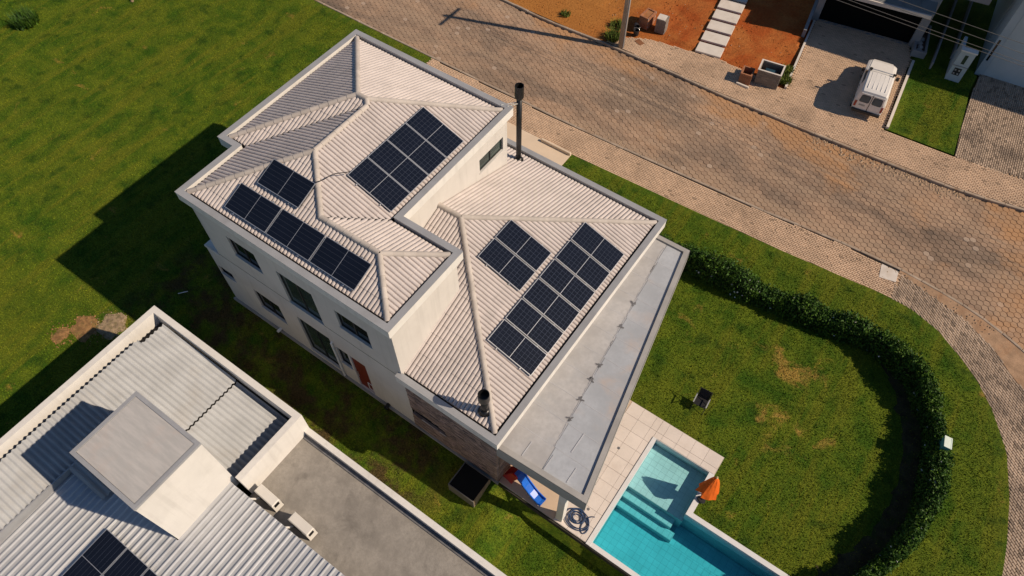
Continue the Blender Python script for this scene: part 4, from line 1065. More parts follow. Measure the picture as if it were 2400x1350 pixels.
# ------------------------------------------------------------------ grass blades over the lawns that the camera sees
PLOT = [(10.92, 27.0), (11.62, 20.72), (15.2, 20.92), (14.66, 25.0), (14.2, 28.0), (12.05, 27.0)]
EXCL = [[(-9.05, -7.25), (6.0, -7.25), (6.0, 4.5), (-9.05, 4.5)], [(-5.4, 4.4), (-1.25, 4.4), (-1.25, 9.33), (-5.4, 9.33)],
        [(5.9, -7.16), (17.7, -7.16), (17.7, -3.78), (12.74, -3.78), (12.74, -1.07), (8.3, -1.07), (7.3, 4.4), (5.9, 4.4)], [(-8.4, -40), (12, -40), (12, -10.25), (-8.4, -10.25)]]
def blades():
    K = 1400000
    x = RNG.uniform(-38, 24, K); y = RNG.uniform(-21, 28.5, K)
    ok = in_poly(x, y, LAWN) | in_poly(x, y, PLOT)
    for q in EXCL: ok &= ~in_poly(x, y, q)
    ok &= ~(in_poly(x, y, bed_poly) & (RNG.uniform(0, 1, K) < .35))
    M4 = np.array(cam_inv); C3 = M4[:3, :3] @ np.stack([x, y, np.zeros(K)]) + M4[:3, 3:4]
    u = 1200 - 1692.2 * C3[0] / C3[2]; v = 675 + 1692.2 * C3[1] / C3[2]
    ok &= (u > -30) & (u < 2430) & (v > -30) & (v < 1380)
    x, y = x[ok], y[ok]; n = len(x); z = gz(x, y)
    a = RNG.uniform(0, 2 * math.pi, n); hgt = RNG.uniform(.02, .055, n); wd = RNG.uniform(.012, .026, n); ln = RNG.uniform(0, .05, n); b_ = RNG.uniform(0, 2 * math.pi, n)
    V = np.stack([np.stack([x + wd * np.cos(a), y + wd * np.sin(a), z - .005], 1), np.stack([x - wd * np.cos(a), y - wd * np.sin(a), z - .005], 1),
                  np.stack([x + ln * np.cos(b_), y + ln * np.sin(b_), z + hgt], 1)], 1).reshape(-1, 3)
    me = bpy.data.meshes.new("grass"); fast_mesh(me, V, 3, n, RNG.uniform(.001, .999, n)); me.materials.append(blade_m)
    o = link("grass", me, None, "stuff"); o["label"] = "short mown green lawn grass with dry patches"; o["category"] = "grass"
    print("blades", n)
blades()

# ------------------------------------------------------------------ neighbouring house (corner of its roofs and terrace)
nb = thing("neighbour_house", "white neighbouring building with corrugated roofs and a bare concrete terrace", "house")
NZ = 4.1
NX0, NX1, NY1 = -8.32, -.38, -10.27
mb = MB()
wall(mb, 'x', NX0, -1, -40, NY1, -.1, 3.0); wall(mb, 'y', NY1, 1, NX0, NX1, -.1, 3.0); mb.face([(NX1, NY1, 0), (NX1, -13.2, 0), (NX1, -13.2, 3.0), (NX1, NY1, 3.0)])
wall(mb, 'y', NY1 - .02, 1, NX1, 14, -1.5, 3.05); wall(mb, 'x', 14, 1, -40, NY1 - .02, -1.5, 3.05)
mb.build("outer_wall", plaster_w, nb)
mb = MB(); ring(mb, [(NX0, -40), (NX0, NY1), (NX1, NY1), (NX1, -13.2)], [(NX0 + .24, -40), (NX0 + .24, NY1 - .24), (NX1 - .24, NY1 - .24), (NX1 - .24, -13.2)], 3.0, NZ, False)
mb.build("parapet", plaster_w, nb)
mb = MB(); mb.box(NX1 + .001, NY1 - .24, 2.3, 14, NY1 - .021, 3.07); mb.build("terrace_parapet", plaster_w, nb)
mb = MB(); mb.box(NX1 + .05, NY1 - .40, 2.72, 13.9, NY1 - .241, 2.80); mb.build("terrace_edge_strip", patch_m, nb)  # dark strip along the foot of the terrace parapet
mb = MB(); mb.box(NX1 + .002, -13.62, 2.3, 14, NY1 - .242, 2.76); mb.build("terrace_floor", screed, nb)
def corr(u0, u1, l0, l1, zf, axis, pitch, amp, m, name, parent, nper=8, trap=False, over=.0):
    """corrugated sheet: waves across u, sheet runs along l; axis says which way l points"""
    mb = MB(); n = int(round((u1 - u0) / pitch * nper)); v = []
    for l in (l0, l1):
        for k in range(n + 1):
            u = u0 + (u1 - u0) * k / n; t = (u / pitch) % 1
            if trap: w_ = amp * (0 if t < .18 else (t - .18) / .10 if t < .28 else 1 if t < .45 else (.55 - t) / .10 if t < .55 else 0)
            else: w_ = amp * .5 * (1 + math.cos(2 * math.pi * t))
            x, y = (l, u) if axis == 'x' else (u, l)
            v.append((x, y, zf(x, y) + w_ + (over if l == l0 else 0)))
    fc = [(k, k + 1, n + 2 + k, n + 1 + k) for k in range(n)]
    # sheet thickness at its free ends
    i0 = len(v)
    v += [(p[0], p[1], p[2] - .012) for p in v]
    fc += [(i0 + n + 1 + k, i0 + n + 2 + k, i0 + k + 1, i0 + k) for k in range(n)]
    for q in (0, n + 1): fc += [(q + k, q + k + 1, i0 + q + k + 1, i0 + q + k) for k in range(n)]
    mb.mesh(v, fc); return mb.build(name, m, parent, trap is False)
mb = MB(); mb.box(NX0 + .24, -40, 3.2, -5.75, -13.2, 3.38); mb.box(NX0 + .24, -13.199, 3.2, NX1 - .24, NY1 - .24, 3.38); mb.build("roof_gutter_bed", gutter_m, nb)
zfa = lambda x, y: 3.80 + (x + 7.95) * -.035
zfb = lambda x, y: 3.44 + (x + 3.62) * -.02
k = 0
y = -10.60
while y > -19.9:
    y0_ = y - 1.06
    lim = -13.19
    xr = -3.55 if y > lim else -3.89 if y > -15.6 else -5.72
    o = corr(max(y0_, lim) if y > lim else y0_, y, -7.80 if k else -7.55, xr, zfa, 'x', .20, .085, fibre, "corrugated_sheet", nb, over=.02)
    if y > lim: corr(max(y0_, lim), y, -3.60, -.66, zfb, 'x', .20, .085, fibre, "corrugated_sheet", nb)
    y = y0_ + .03 if y0_ > lim or y <= lim else lim; k += 1
# tank tower
mb = MB(); mb.box(-3.86, -15.70, 3.1, -.86, -13.21, 6.83); tw = mb.build("tank_tower", plaster_w, nb)
mb = MB(); mb.prism([(-3.74, -15.58), (-.98, -15.58), (-.98, -13.33), (-3.74, -13.33)], 6.83, 6.86); mb.build("tower_roof", streak_m, tw)
mb = MB(); o_ = ccw([(-3.88, -15.72), (-.85, -15.72), (-.85, -13.20), (-3.88, -13.20)]); ring(mb, o_, inset(o_, .13), 6.79, 6.89); mb.build("tower_flashing", flashing, tw)
# metal roof, ribs along y
zfm = lambda x, y: 3.62 + (y + 13.35) * .045
x = -5.66
while x < 13.5:
    x1_ = x + .98
    yt = -15.74 if x < -.9 else -13.38
    if x < -.9 < x1_:
        corr(x, -.86, -40, -15.74, zfm, 'y', .245, .06, metal_roof, "metal_sheet", nb, 20, True)
        corr(-.855, x1_, -40, -13.38, zfm, 'y', .245, .06, metal_roof, "metal_sheet", nb, 20, True)
    else: corr(x, x1_, -40, yt, zfm, 'y', .245, .06, metal_roof, "metal_sheet", nb, 20, True)
    x = x1_ + .003
mb = MB(); mb.box(-5.72, -40, 3.0, -5.665, -13.2, 3.80); mb.build("step_flashing", flashing, nb)
mb = MB(); mb.box(-.62, -13.60, 2.76, 14, -13.44, 3.52); mb.build("roof_edge_wall", flashing, nb)
rotn = frame_rot((1, 0, 0), (0, 1, .045))
for k, x_ in enumerate((-2.50, -1.43, -.36)):
    panel((x_, -17.85, zfm(0, -17.85) + .14), rotn, ["leftmost of three black solar panels on the neighbouring metal roof", "middle of three black solar panels on the neighbouring metal roof", "rightmost of three black solar panels on the neighbouring metal roof"][k], "solar panels on the neighbouring roof", PK)
# air conditioners
def aircon(x, y, label):
    t = thing("air_conditioner", label, "air conditioner", (x, y, 2.76), R(-2), "air conditioners on the concrete terrace")
    mb = MB(); mb.cbox(-.46, -.17, .06, .46, .17, .68, .03); mb.build("casing", ac_m, t)
    mb = MB(); mb.box(.461, -.10, .42, .468, .10, .62); mb.build("side_grille", mesh_black, t)
    mb = MB(); mb.cyl((-.1, -.171, .37), (-.1, -.19, .37), .24, .24, 20); mb.build("fan_guard", frame_dark, t)
    for s_ in (-.35, .35):
        mb = MB(); mb.box(s_ - .03, -.2, 0, s_ + .03, .2, .06); mb.build("foot", rubber, t)
    mb = MB(); mb.tube([(-.30, -.16, .25), (-.34, -.30, .35), (-.36, -.42, .62), (-.36, -.5, .72)], .035, 7); mb.build("pipe", pvc, t)
aircon(.38, -12.98, "white outdoor air conditioner unit on terrace, nearer the tank tower")
aircon(2.02, -13.0, "white outdoor air conditioner unit on terrace, farther from the tank tower")

# ------------------------------------------------------------------ van
def van():
    t = thing("van", "small white panel van parked on the brick driveway across the street", "van", (10.0, 22.80, .012), R(8))
    t.location = (9.98, 22.86, .012)
    # side profile stations along y (front +): (y, half width low, half width high, z low, z belt, z top)
    st = [(-2.02, .70, .60, .42, .95, 1.52), (-1.97, .77, .66, .36, 1.0, 1.66), (-1.80, .80, .68, .34, 1.0, 1.72), (-1.0, .81, .69, .32, 1.0, 1.75), (-.35, .81, .69, .32, 1.0, 1.74), (-.05, .81, .67, .32, 1.0, 1.66),
          (.25, .81, .66, .32, 1.0, 1.44), (.62, .80, .66, .32, .98, 1.12), (.85, .80, .66, .32, .94, 1.02), (1.75, .78, .62, .32, .84, .93), (2.05, .73, .56, .34, .70, .82), (2.14, .64, .50, .40, .56, .62)]
    mb = MB(); V = []; n = 14
    for y, wl0, wh, z0, zb, zt in st:
        rr = min(.10, (zt - zb) * .4)
        half = [(wl0 * .92, z0), (wl0, z0 + .10), (wl0, zb), (wh + (wl0 - wh) * .35, zb + (zt - zb) * .5), (wh, zt - rr), (wh - rr * .8, zt - rr * .15), (wh * .4, zt)]
        V += [(x, y, z) for x, z in half] + [(-x, y, z) for x, z in half[::-1]]
    fc = [(i * n + k, i * n + (k + 1) % n, (i + 1) * n + (k + 1) % n, (i + 1) * n + k) for i in range(len(st) - 1) for k in range(n)]
    fc += [tuple(range(n - 1, -1, -1)), tuple(range((len(st) - 1) * n, len(st) * n))]
    mb.mesh(V, fc); body = mb.build("body", van_white, t)
    for s_ in (-1, 1):
        # wheels with tyre and rim
        for y in (-1.28, 1.32):
            mb = MB(); mb.cyl((s_ * .68, y, .30), (s_ * .825, y, .30), .30, .30, 20); w_ = mb.build("wheel", rubber, t)
            mb = MB(); mb.cyl((s_ * .826, y, .30), (s_ * .832, y, .30), .17, .17, 16); mb.build("rim", silver, w_)
        mb = MB(); mb.box(min(s_ * .03, s_ * .62), -2.035, .50, max(s_ * .03, s_ * .62), -2.012, 1.54); d_ = mb.build("rear_door", van_white, t)
        mb = MB(); v = []
        x0_, x1_ = (.07, .58); zz0, zz1 = .98, 1.46; c_ = .06
        pts = [(x0_ + c_, zz0), (x1_ - c_, zz0), (x1_, zz0 + c_), (x1_ - .04, zz1 - c_), (x1_ - .04 - c_, zz1), (x0_ + c_, zz1), (x0_, zz1 - c_), (x0_, zz0 + c_)]
        mb.face([(s_ * x, -2.040, z) for x, z in pts]); pn = mb.build("window_seal", rubber, d_)
        mb = MB(); mb.face([(s_ * (x * .9 + .031), -2.044, (z - 1.22) * .9 + 1.22) for x, z in pts]); mb.build("pane", pane_van, d_)
        mb = MB(); mb.box(min(s_ * .64, s_ * .75), -2.03, .62, max(s_ * .64, s_ * .75), -1.985, .98); mb.build("tail_light", lamp_red, t)
        mb = MB(); mb.cbox(min(s_ * .84, s_ * 1.0), .40, 1.04, max(s_ * .84, s_ * 1.0), .52, 1.22, .02); mb.build("mirror", frame_dark, t)
        mb = MB(); mb.face([(s_ * .785, -.05, 1.10), (s_ * .725, -.05, 1.52), (s_ * .735, .20, 1.36), (s_ * .785, .52, 1.08)]); mb.face([(s_ * .786, -.85, 1.10), (s_ * .725, -.85, 1.52), (s_ * .722, -.10, 1.54), (s_ * .786, -.10, 1.10)]); mb.build("side_window", pane_van, t)
        mb = MB(); mb.cyl((s_ * .60, -.25, 1.70), (s_ * .60, -.25, 1.84), .035); mb.box(s_ * .62 - .08, -.32, 1.80, s_ * .62 + .08, -.18, 1.85); mb.build("rack_foot", rubber, t)
    mb = MB(); mb.mesh([(-.60, .03, 1.64), (-.3, -.03, 1.70), (0, -.05, 1.71), (.3, -.03, 1.70), (.60, .03, 1.64), (.65, .62, 1.17), (.3, .68, 1.13), (0, .70, 1.12), (-.3, .68, 1.13), (-.65, .62, 1.17)], [tuple(range(10))]); mb.build("windscreen", pane_m, t)
    mb = MB(); mb.tube([(-.66, -.25, 1.83), (.66, -.25, 1.83)], .018, 6); mb.build("rack_bar", alu, t)
    for x in (-.45, -.22, 0, .22, .45):
        mb = MB(); mb.box(x - .008, -1.75, 1.70, x + .008, -.40, 1.752); mb.build("roof_rib", van_white, t)
    for s_ in (-1, 1):
        mb = MB(); mb.box(min(s_ * .812, s_ * .818), -.92, .42, max(s_ * .812, s_ * .818), -.905, 1.05); mb.box(min(s_ * .812, s_ * .818), .50, .42, max(s_ * .812, s_ * .818), .515, 1.0); mb.build("door_gap", frame_dark, t)
        mb = MB(); mb.box(min(s_ * .812, s_ * .835), -.78, .92, max(s_ * .812, s_ * .835), -.62, .95); mb.build("door_handle", frame_dark, t)
        mb = MB(); mb.mesh([(s_ * .40, 2.02, .80), (s_ * .66, 1.98, .80), (s_ * .68, 2.05, .62), (s_ * .42, 2.12, .62)], [(0, 1, 2, 3)]); mb.build("headlight", pane_van, t)
    mb = MB(); mb.box(-.012, -2.042, .50, .012, -2.037, 1.53); mb.build("door_gap", frame_dark, t)
    mb = MB(); mb.box(-.60, .73, 1.055, .60, .745, 1.075); mb.tube([(-.2, .66, 1.17), (.25, .55, 1.27)], .012, 5); mb.build("wiper", frame_dark, t)
    mb = MB(); mb.cbox(-.74, -2.12, .34, .74, -1.99, .50, .03); mb.build("bumper", frame_dark, t)
    mb = MB(); mb.cbox(-.72, 2.09, .34, .72, 2.21, .52, .03); mb.build("bumper", frame_dark, t)
    mb = MB(); mb.box(-.50, -2.040, .74, -.18, -2.036, .84); mb.build("number_plate", mat("plate_grey", (.35, .35, .34), .5), t)
van()

# ------------------------------------------------------------------ houses across the street
ang2 = math.atan2(28.35 - 27.44, 10.30 - 4.98)
h2 = thing("grey_house", "grey house with a wide black garage front behind the brick driveway", "house", (4.98, 27.44, 0), ang2)
mb = MB(); wall(mb, 'y', 0, -1, -.35, 5.85, -.1, 3.2, [(.02, 5.38, .01, 2.75)], .3); wall(mb, 'x', -.35, -1, 0, 8, -.1, 3.2); wall(mb, 'x', 5.85, 1, 0, 8, -.1, 3.2); mb.build("ground_floor_wall", wall_grey, h2)
for k in range(6):
    mb = MB(); mb.box(.03, .22, .02 + k * .45, 5.37, .26, .02 + k * .45 + .44); mb.build("garage_dark_panel", garage_m, h2)  # near-black panels stand in for the shaded garage interior
mb = MB(); mb.prism([(2.2, -1.35), (5.55, -1.25), (5.85, 2.0), (-.4, 2.0), (-.4, -1.4)], 2.78, 2.96); cp = mb.build("porch_roof", wall_grey, h2)
for k in range(7):
    mb = MB(); x_ = -.38 + k * .87; mb.box(x_ + .015, -1.18, 2.962, x_ + .855, 1.9, 2.985); mb.build("roof_panel", mat("grey_glass_panel", (.20, .225, .23), .35, .1, 1, rnd=.5), cp)
mb = MB(); mb.box(-.42, -1.45, 2.80, 5.56, -1.36, 3.0); mb.build("porch_fascia", stepslab, h2)
mb = MB(); mb.box(.2, .6, 3.2, 8.2, 8, 7.1); mb.build("upper_floor_caster", wall_grey, h2)  # out of view, shaped to cast the shadow edge over the clay lot
mb = MB(); mb.box(-.55, -2.0, 0, -.36, 8, .55); mb.build("side_wall", wall_grey, h2)
pt_ = thing("planter", "narrow raised planter with pale boulders beside the black garage", "planter", (10.72, 27.55, 0), ang2 + R(2))
mb = MB()
for q in ((-.25, -.1, .12, 2.6), ):
    mb.box(-.05, -.05, 0, .10, 2.7, .42); mb.box(.60, -.05, 0, .72, 2.7, .42); mb.box(.101, -.05, 0, .599, .08, .42); mb.box(.101, 2.6, 0, .599, 2.7, .42)
mb.build("kerb_wall", wall_grey, pt_); mb = MB(); mb.box(.101, .081, 0, .599, 2.6, .2); mb.build("soil", soil, pt_)
def rock_mesh(r, seed):
    rs = np.random.default_rng(seed); V = []; nlat, nlon = 5, 8
    for i in range(nlat + 1):
        for j in range(nlon):
            th = math.pi * i / nlat; ph = 2 * math.pi * j / nlon; k = r * rs.uniform(.75, 1.15)
            V.append((k * math.sin(th) * math.cos(ph), k * math.sin(th) * math.sin(ph), .7 * k * math.cos(th)))
    F = [(i * nlon + j, i * nlon + (j + 1) % nlon, (i + 1) * nlon + (j + 1) % nlon, (i + 1) * nlon + j) for i in range(nlat) for j in range(nlon)]
    return V, F
for k, (x_, y_, r_) in enumerate(((.32, .28, .20), (.38, .66, .17), (.28, 1.0, .18), (.36, 1.4, .2), (.33, 2.3, .12))):
    mb = MB(); V, F = rock_mesh(r_, k); mb.mesh(V, F); o = mb.build("boulder", rock_m, pt_); o.location = (x_, y_, .24)

h3 = thing("pale_house", "tall pale house with a white panelled front at the edge of the brick forecourt", "house", (14.24, 28.2, 0), R(6))
mb = MB(); wall(mb, 'y', 0, -1, 0, .42, -.1, 8.0, [(.10, .22, .9, 2.3)], .1); wall(mb, 'y', .0, -1, .42, 14, 4.2, 8.0); wall(mb, 'x', 0, -1, 0, 9, -.1, 8.0, [(2.2, 2.5, .8, 3.2)], .1); wall(mb, 'x', 14, 1, 0, 9, -.1, 8); wall(mb, 'y', 9, 1, 0, 14, -.1, 8); mb.box(-.1, -.1, 8.0, 14.1, 9.1, 8.12)
mb.build("wall", wall_blue, h3)
mb = MB(); mb.box(.101, .06, .9, .219, .09, 2.3); mb.build("slot_window", pane_m, h3); mb = MB(); mb.box(.06, 2.2, .8, .09, 2.5, 3.2); mb.build("slot_window", pane_m, h3)
for k in range(5):
    mb = MB(); mb.box(.46 + k * 2.7 + (0 if k else -.03), .03, 0, .46 + k * 2.7 + 2.66, .10, 4.19); mb.build("front_panel", mat("white_panel", (.46, .53, .57), .6, .04), h3)
# meter wall
mw = thing("meter_pillar", "white utility pillar with a dark meter panel on the far lawn", "pillar", (12.95, 26.66, 0), R(7))
mb = MB(); mb.box(0, 0, 0, .78, .30, 1.95); mb.box(0, .301, 0, .16, 1.7, 1.75); mb.build("body", wall_blue, mw)
mb = MB(); mb.box(.18, -.012, .42, .56, .0, .88); pn = mb.build("meter_panel", frame_dark, mw)
for k in range(4):
    mb = MB(); mb.cyl((.26 + (k % 2) * .2, -.014, .53 + (k // 2) * .22), (.26 + (k % 2) * .2, -.03, .53 + (k // 2) * .22), .05, .05, 10); mb.build("meter", rock_m, pn)
mb = MB(); mb.box(.30, -.012, 1.18, .48, .0, 1.75); mb.build("glazed_hatch", pane_g, mw)
mb = MB(); mb.box(-.02, -.03, 1.0, .80, .0, 1.04); mb.build("ledge", wall_grey, mw)
mb = MB(); mb.box(-.03, -.04, 1.951, .82, .32, 2.02); mb.build("coping", plaster_w, mw)
for lb, (p, q, h_, w_) in (("low rendered wall between the planter and the dark side yard", ((12.05, 27.0), (11.3, 34.6), .45, .10)), ("thin pale garden wall running back behind the utility pillar", ((12.75, 28.6), (12.1, 35), .6, .08))):
    dx, dy = q[0] - p[0], q[1] - p[1]; L = math.hypot(dx, dy); nx_, ny_ = -dy / L * w_, dx / L * w_
    mb = MB(); mb.prism(ccw([p, q, (q[0] + nx_, q[1] + ny_), (p[0] + nx_, p[1] + ny_)]), -.05, h_)
    tag(mb.build("garden_wall", wall_grey), lb, "wall")
mb = MB(); mb.prism(ccw([(11.58, 20.78), (11.72, 20.80), (11.08, 27.0), (10.94, 27.0)]), -.05, .16); tag(mb.build("edging_wall", stepslab), "pale concrete edging between the driveway and the far green plot", "edging")
mb = MB(); mb.prism(ccw([(5.80, 20.60), (5.92, 20.62), (4.92, 27.2), (4.80, 27.2)]), -.05, .14); tag(mb.build("edging_wall", stepslab), "pale concrete edging between the red clay and the driveway", "edging")

# ------------------------------------------------------------------ things on the clay lot
q0 = (.20, 20.50); ud = Vector((1.0, .185, 0)).normalized(); vd = Vector((-.17, 1, 0)).normalized()
names_ = ["nearest the street", "second from the street", "third from the street", "fourth from the street", "fifth from the street", "sixth from the street", "seventh from the street", "eighth from the street"]
for k in range(8):
    L0 = Vector((q0[0], q0[1], 0)) + vd * 1.07 * k * (1.02); z_ = .12 + .035 * k
    mb = MB(); p_ = [L0, L0 + ud * 1.52, L0 + ud * 1.52 + vd * .90, L0 + vd * .90]
    poly = ccw([(v.x, v.y) for v in p_]); i2 = inset(poly, .012); nn = 4
    v = [(*p, z_ - .12) for p in poly] + [(*p, z_ - .012) for p in poly] + [(*p, z_) for p in i2]
    mb.mesh(v, [(3, 2, 1, 0), (8, 9, 10, 11)] + [(i, (i + 1) % 4, 4 + (i + 1) % 4, 4 + i) for i in range(4)] + [(4 + i, 4 + (i + 1) % 4, 8 + (i + 1) % 4, 8 + i) for i in range(4)])
    tag(mb.build("stepping_slab", stepslab), "rectangular concrete step slab on red clay, " + names_[k], "slab", "row of concrete slabs on the clay")
def brickbox(name, label, loc, rz, W_, D_, H_, m, th=.10, fill=None, bw=.24, bh=.13, front_open=False, cat="box"):
    t = thing(name, label, cat, loc, rz); n = 0
    for j in range(int(H_ / bh)):
        for side in range(4):
            if front_open and side == 0: continue
            L_ = W_ if side % 2 == 0 else D_ - 2 * th; s0 = 0
            off = bw / 2 if (j + side) % 2 else 0
            x = -off
            while x < L_ - .01:
                a0, a1 = max(x, 0), min(x + bw, L_)
                if a1 - a0 > .03:
                    mb = MB(); g = .006
                    if side == 0: b_ = (a0 + g, 0, a1 - g, th)
                    elif side == 2: b_ = (a0 + g, D_ - th, a1 - g, D_)
                    elif side == 1: b_ = (W_ - th, th + a0 + g, W_, th + a1 - g)
                    else: b_ = (0, th + a0 + g, th, th + a1 - g)
                    mb.box(b_[0], b_[1], j * bh + g * .5, b_[2], b_[3], (j + 1) * bh - g * .5); mb.build("brick", m, t)
                x += bw
    mb = MB(); i_ = .012
    if not front_open: mb.box(i_, i_, 0, W_ - i_, th - i_, H_ - .03)
    mb.box(i_, D_ - th + i_, 0, W_ - i_, D_ - i_, H_ - .03); mb.box(i_, th, 0, th - i_, D_ - th, H_ - .03); mb.box(W_ - th + i_, th, 0, W_ - i_, D_ - th, H_ - .03); mb.build("mortar", concrete, t)
    if fill: mb = MB(); mb.box(th, th, 0, W_ - th, D_ - th, fill[0]); mb.build("filling", fill[1], t)
    return t
brickbox("brick_box", "small red brick box filled with clay near the utility pole", (-3.72, 20.62, 0), R(-3), .62, .95, .80, clay, .09, (.72, soilred))
t_ = brickbox("meter_housing", "grey masonry housing with a pale flat lid beside the red brick box", (-2.66, 20.72, 0), R(8), .62, .62, .91, block, .10, None, .30, .15)
mb = MB(); mb.box(.02, .02, .91, .52, .54, .945); mb.build("lid", stepslab, t_)
t_ = brickbox("block_enclosure", "open topped cement block enclosure holding a glass cover by the driveway", (4.20, 19.98, 0), R(9), 1.30, .95, .98, block, .09, None, .32, .16)
mb = MB(); mb.box(.35, .2, .55, .95, .7, .72); mb.build("meter_cover", pane_van, t_)
mb = MB(); mb.box(-.02, -.02, .98, 1.32, .07, 1.01); mb.box(-.02, .88, .98, 1.32, .97, 1.01); mb.box(-.02, .071, .98, .07, .879, 1.01); mb.box(1.23, .071, .98, 1.32, .879, 1.01); mb.build("mortar_cap", stepslab, t_)
brickbox("brick_box", "small half built red brick box beside the cement block enclosure", (3.42, 19.55, 0), R(9), .66, .75, .65, clay, .09, (.2, soilred))
mb = MB(); mb.box(3.40, 19.36, 0, 4.15, 19.46, .10); tag(mb.build("concrete_sill", stepslab), "short pale concrete strip in front of the half built brick box", "sill")
for k, (x_, y_, lb) in enumerate(((-3.42, 19.85, "dark metal bucket nearest the kerb beside the pole"), (-3.78, 20.45, "dark overturned bucket between the pole and the red brick box"))):
    t_ = thing("bucket", lb, "bucket", (x_, y_, 0)); mb = MB(); n = 16; v = []
    for z_, r_ in ((0, .15), (.36, .19), (.36, .17), (.05, .14), (.05, .005)):
        v += [(r_ * math.cos(2 * math.pi * i / n), r_ * math.sin(2 * math.pi * i / n), z_) for i in range(n)]
    mb.mesh(v, [(i * n + j, i * n + (j + 1) % n, (i + 1) * n + (j + 1) % n, (i + 1) * n + j) for i in range(4) for j in range(n)]); mb.build("pail", frame_dark, t_)
    mb = MB(); mb.tube([(.19 * math.cos(a_), .02, .36 + .12 * math.sin(a_)) for a_ in np.linspace(0, math.pi, 9)], .008, 5); mb.build("handle", silver, t_)
    if k: t_.rotation_euler = (R(80), 0, R(40)); t_.location.z = .19
mb = MB(); mb.prism(ccw([(-3.2, 19.30), (-2.72, 19.12), (-2.60, 19.42), (-3.05, 19.62)]), -.02, .02); tag(mb.build("ground_hatch", mat("rust_plate", (.22, .095, .045), .8, .2)), "rusty square ground plate in the pavement near the pole", "hatch")
# pole and cables
pl_t = thing("utility_pole", "round concrete utility pole at the kerb of the clay lot", "pole", (-3.60, 18.42, 0))
mb = MB(); mb.cyl((0, 0, -.3), (0, 0, 8.9), .19, .12, 20); mb.build("shaft", pole_m, pl_t, True)
mb = MB(); mb.cyl((.17, -.08, -.1), (.13, -.06, 8.0), .03, .03, 8); mb.build("conduit", flashing, pl_t)
mb = MB(); mb.box(-.06, -1.0, 8.55, .06, 1.0, 8.67); mb.build("crossarm", wood, pl_t)
for k, (z_, y0_, y1_, lb) in enumerate(((7.30, 18.42, 19.1, "lowest overhead cable crossing above the van driveway"), (7.55, 18.42, 18.95, "second lowest overhead cable crossing above the driveway"), (8.05, 18.42, 18.75, "second highest overhead cable crossing above the grey house porch"), (8.45, 18.3, 18.75, "highest overhead cable crossing above the grey house porch"))):
    mb = MB(); mb.tube([(-3.6 + 40 * s_ / 14, y0_ + (y1_ - y0_) * 2.2 * s_ / 14, z_ - .5 * math.sin(math.pi * s_ / 14) * .5) for s_ in range(15)], .012, 5)
    tag(mb.build("overhead_cable", cable_m), lb, "cable", "overhead cables")

# ------------------------------------------------------------------ small plants, stones and litter
def tuft(name, label, cat, x, y, rad, hgt, n, m, group=None, z0=0.):
    rs = np.random.default_rng(int(abs(x * 100 + y * 10))); t = thing(name, label, cat, (x, y, z0), 0, group)
    a = rs.uniform(0, 2 * math.pi, n); r = rad * np.sqrt(rs.uniform(0, 1, n)); b = rs.uniform(0, 2 * math.pi, n); L = hgt * rs.uniform(.4, 1, n); ln = rs.uniform(.2, .9, n) * L
    bx, by = r * np.cos(a), r * np.sin(a); z = rs.uniform(0, .3, n) * hgt; wd = .03
    V = np.stack([np.stack([bx + wd * np.cos(b + 1.57), by + wd * np.sin(b + 1.57), z], 1), np.stack([bx - wd * np.cos(b + 1.57), by - wd * np.sin(b + 1.57), z], 1), np.stack([bx + ln * np.cos(b), by + ln * np.sin(b), z + L], 1)], 1).reshape(-1, 3)
    me = bpy.data.meshes.new("leaves"); fast_mesh(me, V, 3, n, rs.uniform(.001, .999, n)); me.materials.append(m); link("leaves", me, t, "stuff")
    mb = MB(); mb.cyl((0, 0, 0), (0, 0, hgt * .6), .03, .01, 6); mb.build("stem", wood, t); return t
tuft("shrub", "small leafy weed at the foot of the utility pole", "shrub", -4.35, 18.75, .45, .5, 420, leaf_w)
tuft("shrub", "small leafy weed behind the utility pole on the clay", "shrub", -4.75, 19.9, .4, .35, 260, leaf_w)
tuft("shrub", "green weeds between the block enclosure and the driveway edging", "shrub", 5.55, 21.1, .38, .35, 420, leaf_w)
tuft("shrub", "green weeds along the driveway edging above the block enclosure", "shrub", 5.35, 22.0, .35, .3, 380, leaf_w)
tuft("shrub", "lone small dark shrub on the far end of the large lawn", "shrub", -34.3, -.7, .75, .7, 800, leaf_m)
tuft("shrub", "sparse weed at the top edge of the clay bank", "shrub", -7.9, 19.0, .3, .25, 160, leaf_w)
mb = MB(); mb.cyl((-30.8, 4.4, 0), (-30.9, 4.9, .9), .10, .07, 10); tag(mb.build("tree_stump", wood), "bare brown stump at the top edge of the large lawn", "stump")
def lumps(n, place, rmin, rmax, name, m, parent=None):
    mb = MB()
    for _ in range(n):
        x_, y_, z_ = place(); r_ = rmin + (rmax - rmin) * random.random() ** 2.2; mb.cur = random.uniform(.001, .999); a0 = random.uniform(0, 6)
        V = [(x_ + r_ * random.uniform(.6, 1.2) * math.cos(a0 + 2 * math.pi * j / 6), y_ + r_ * random.uniform(.6, 1.2) * math.sin(a0 + 2 * math.pi * j / 6), z_ - .01) for j in range(6)]
        V += [(x_ + r_ * .5 * random.uniform(.6, 1.2) * math.cos(a0 + 2 * math.pi * j / 3), y_ + r_ * .5 * random.uniform(.6, 1.2) * math.sin(a0 + 2 * math.pi * j / 3), z_ + r_ * random.uniform(.35, .7)) for j in range(3)]
        mb.mesh(V, [(6, 7, 8), (0, 1, 6), (1, 2, 7), (1, 7, 6), (2, 3, 7), (3, 4, 8), (3, 8, 7), (4, 5, 8), (5, 0, 6), (5, 6, 8)])
    return mb.build(name, m, parent, kind="stuff")
verge_h = mat('heap_earth', (.30, .165, .07), 1, .4, 5, 30, stain=(.12, .12, .03), stain_amt=.8, bump=.6)
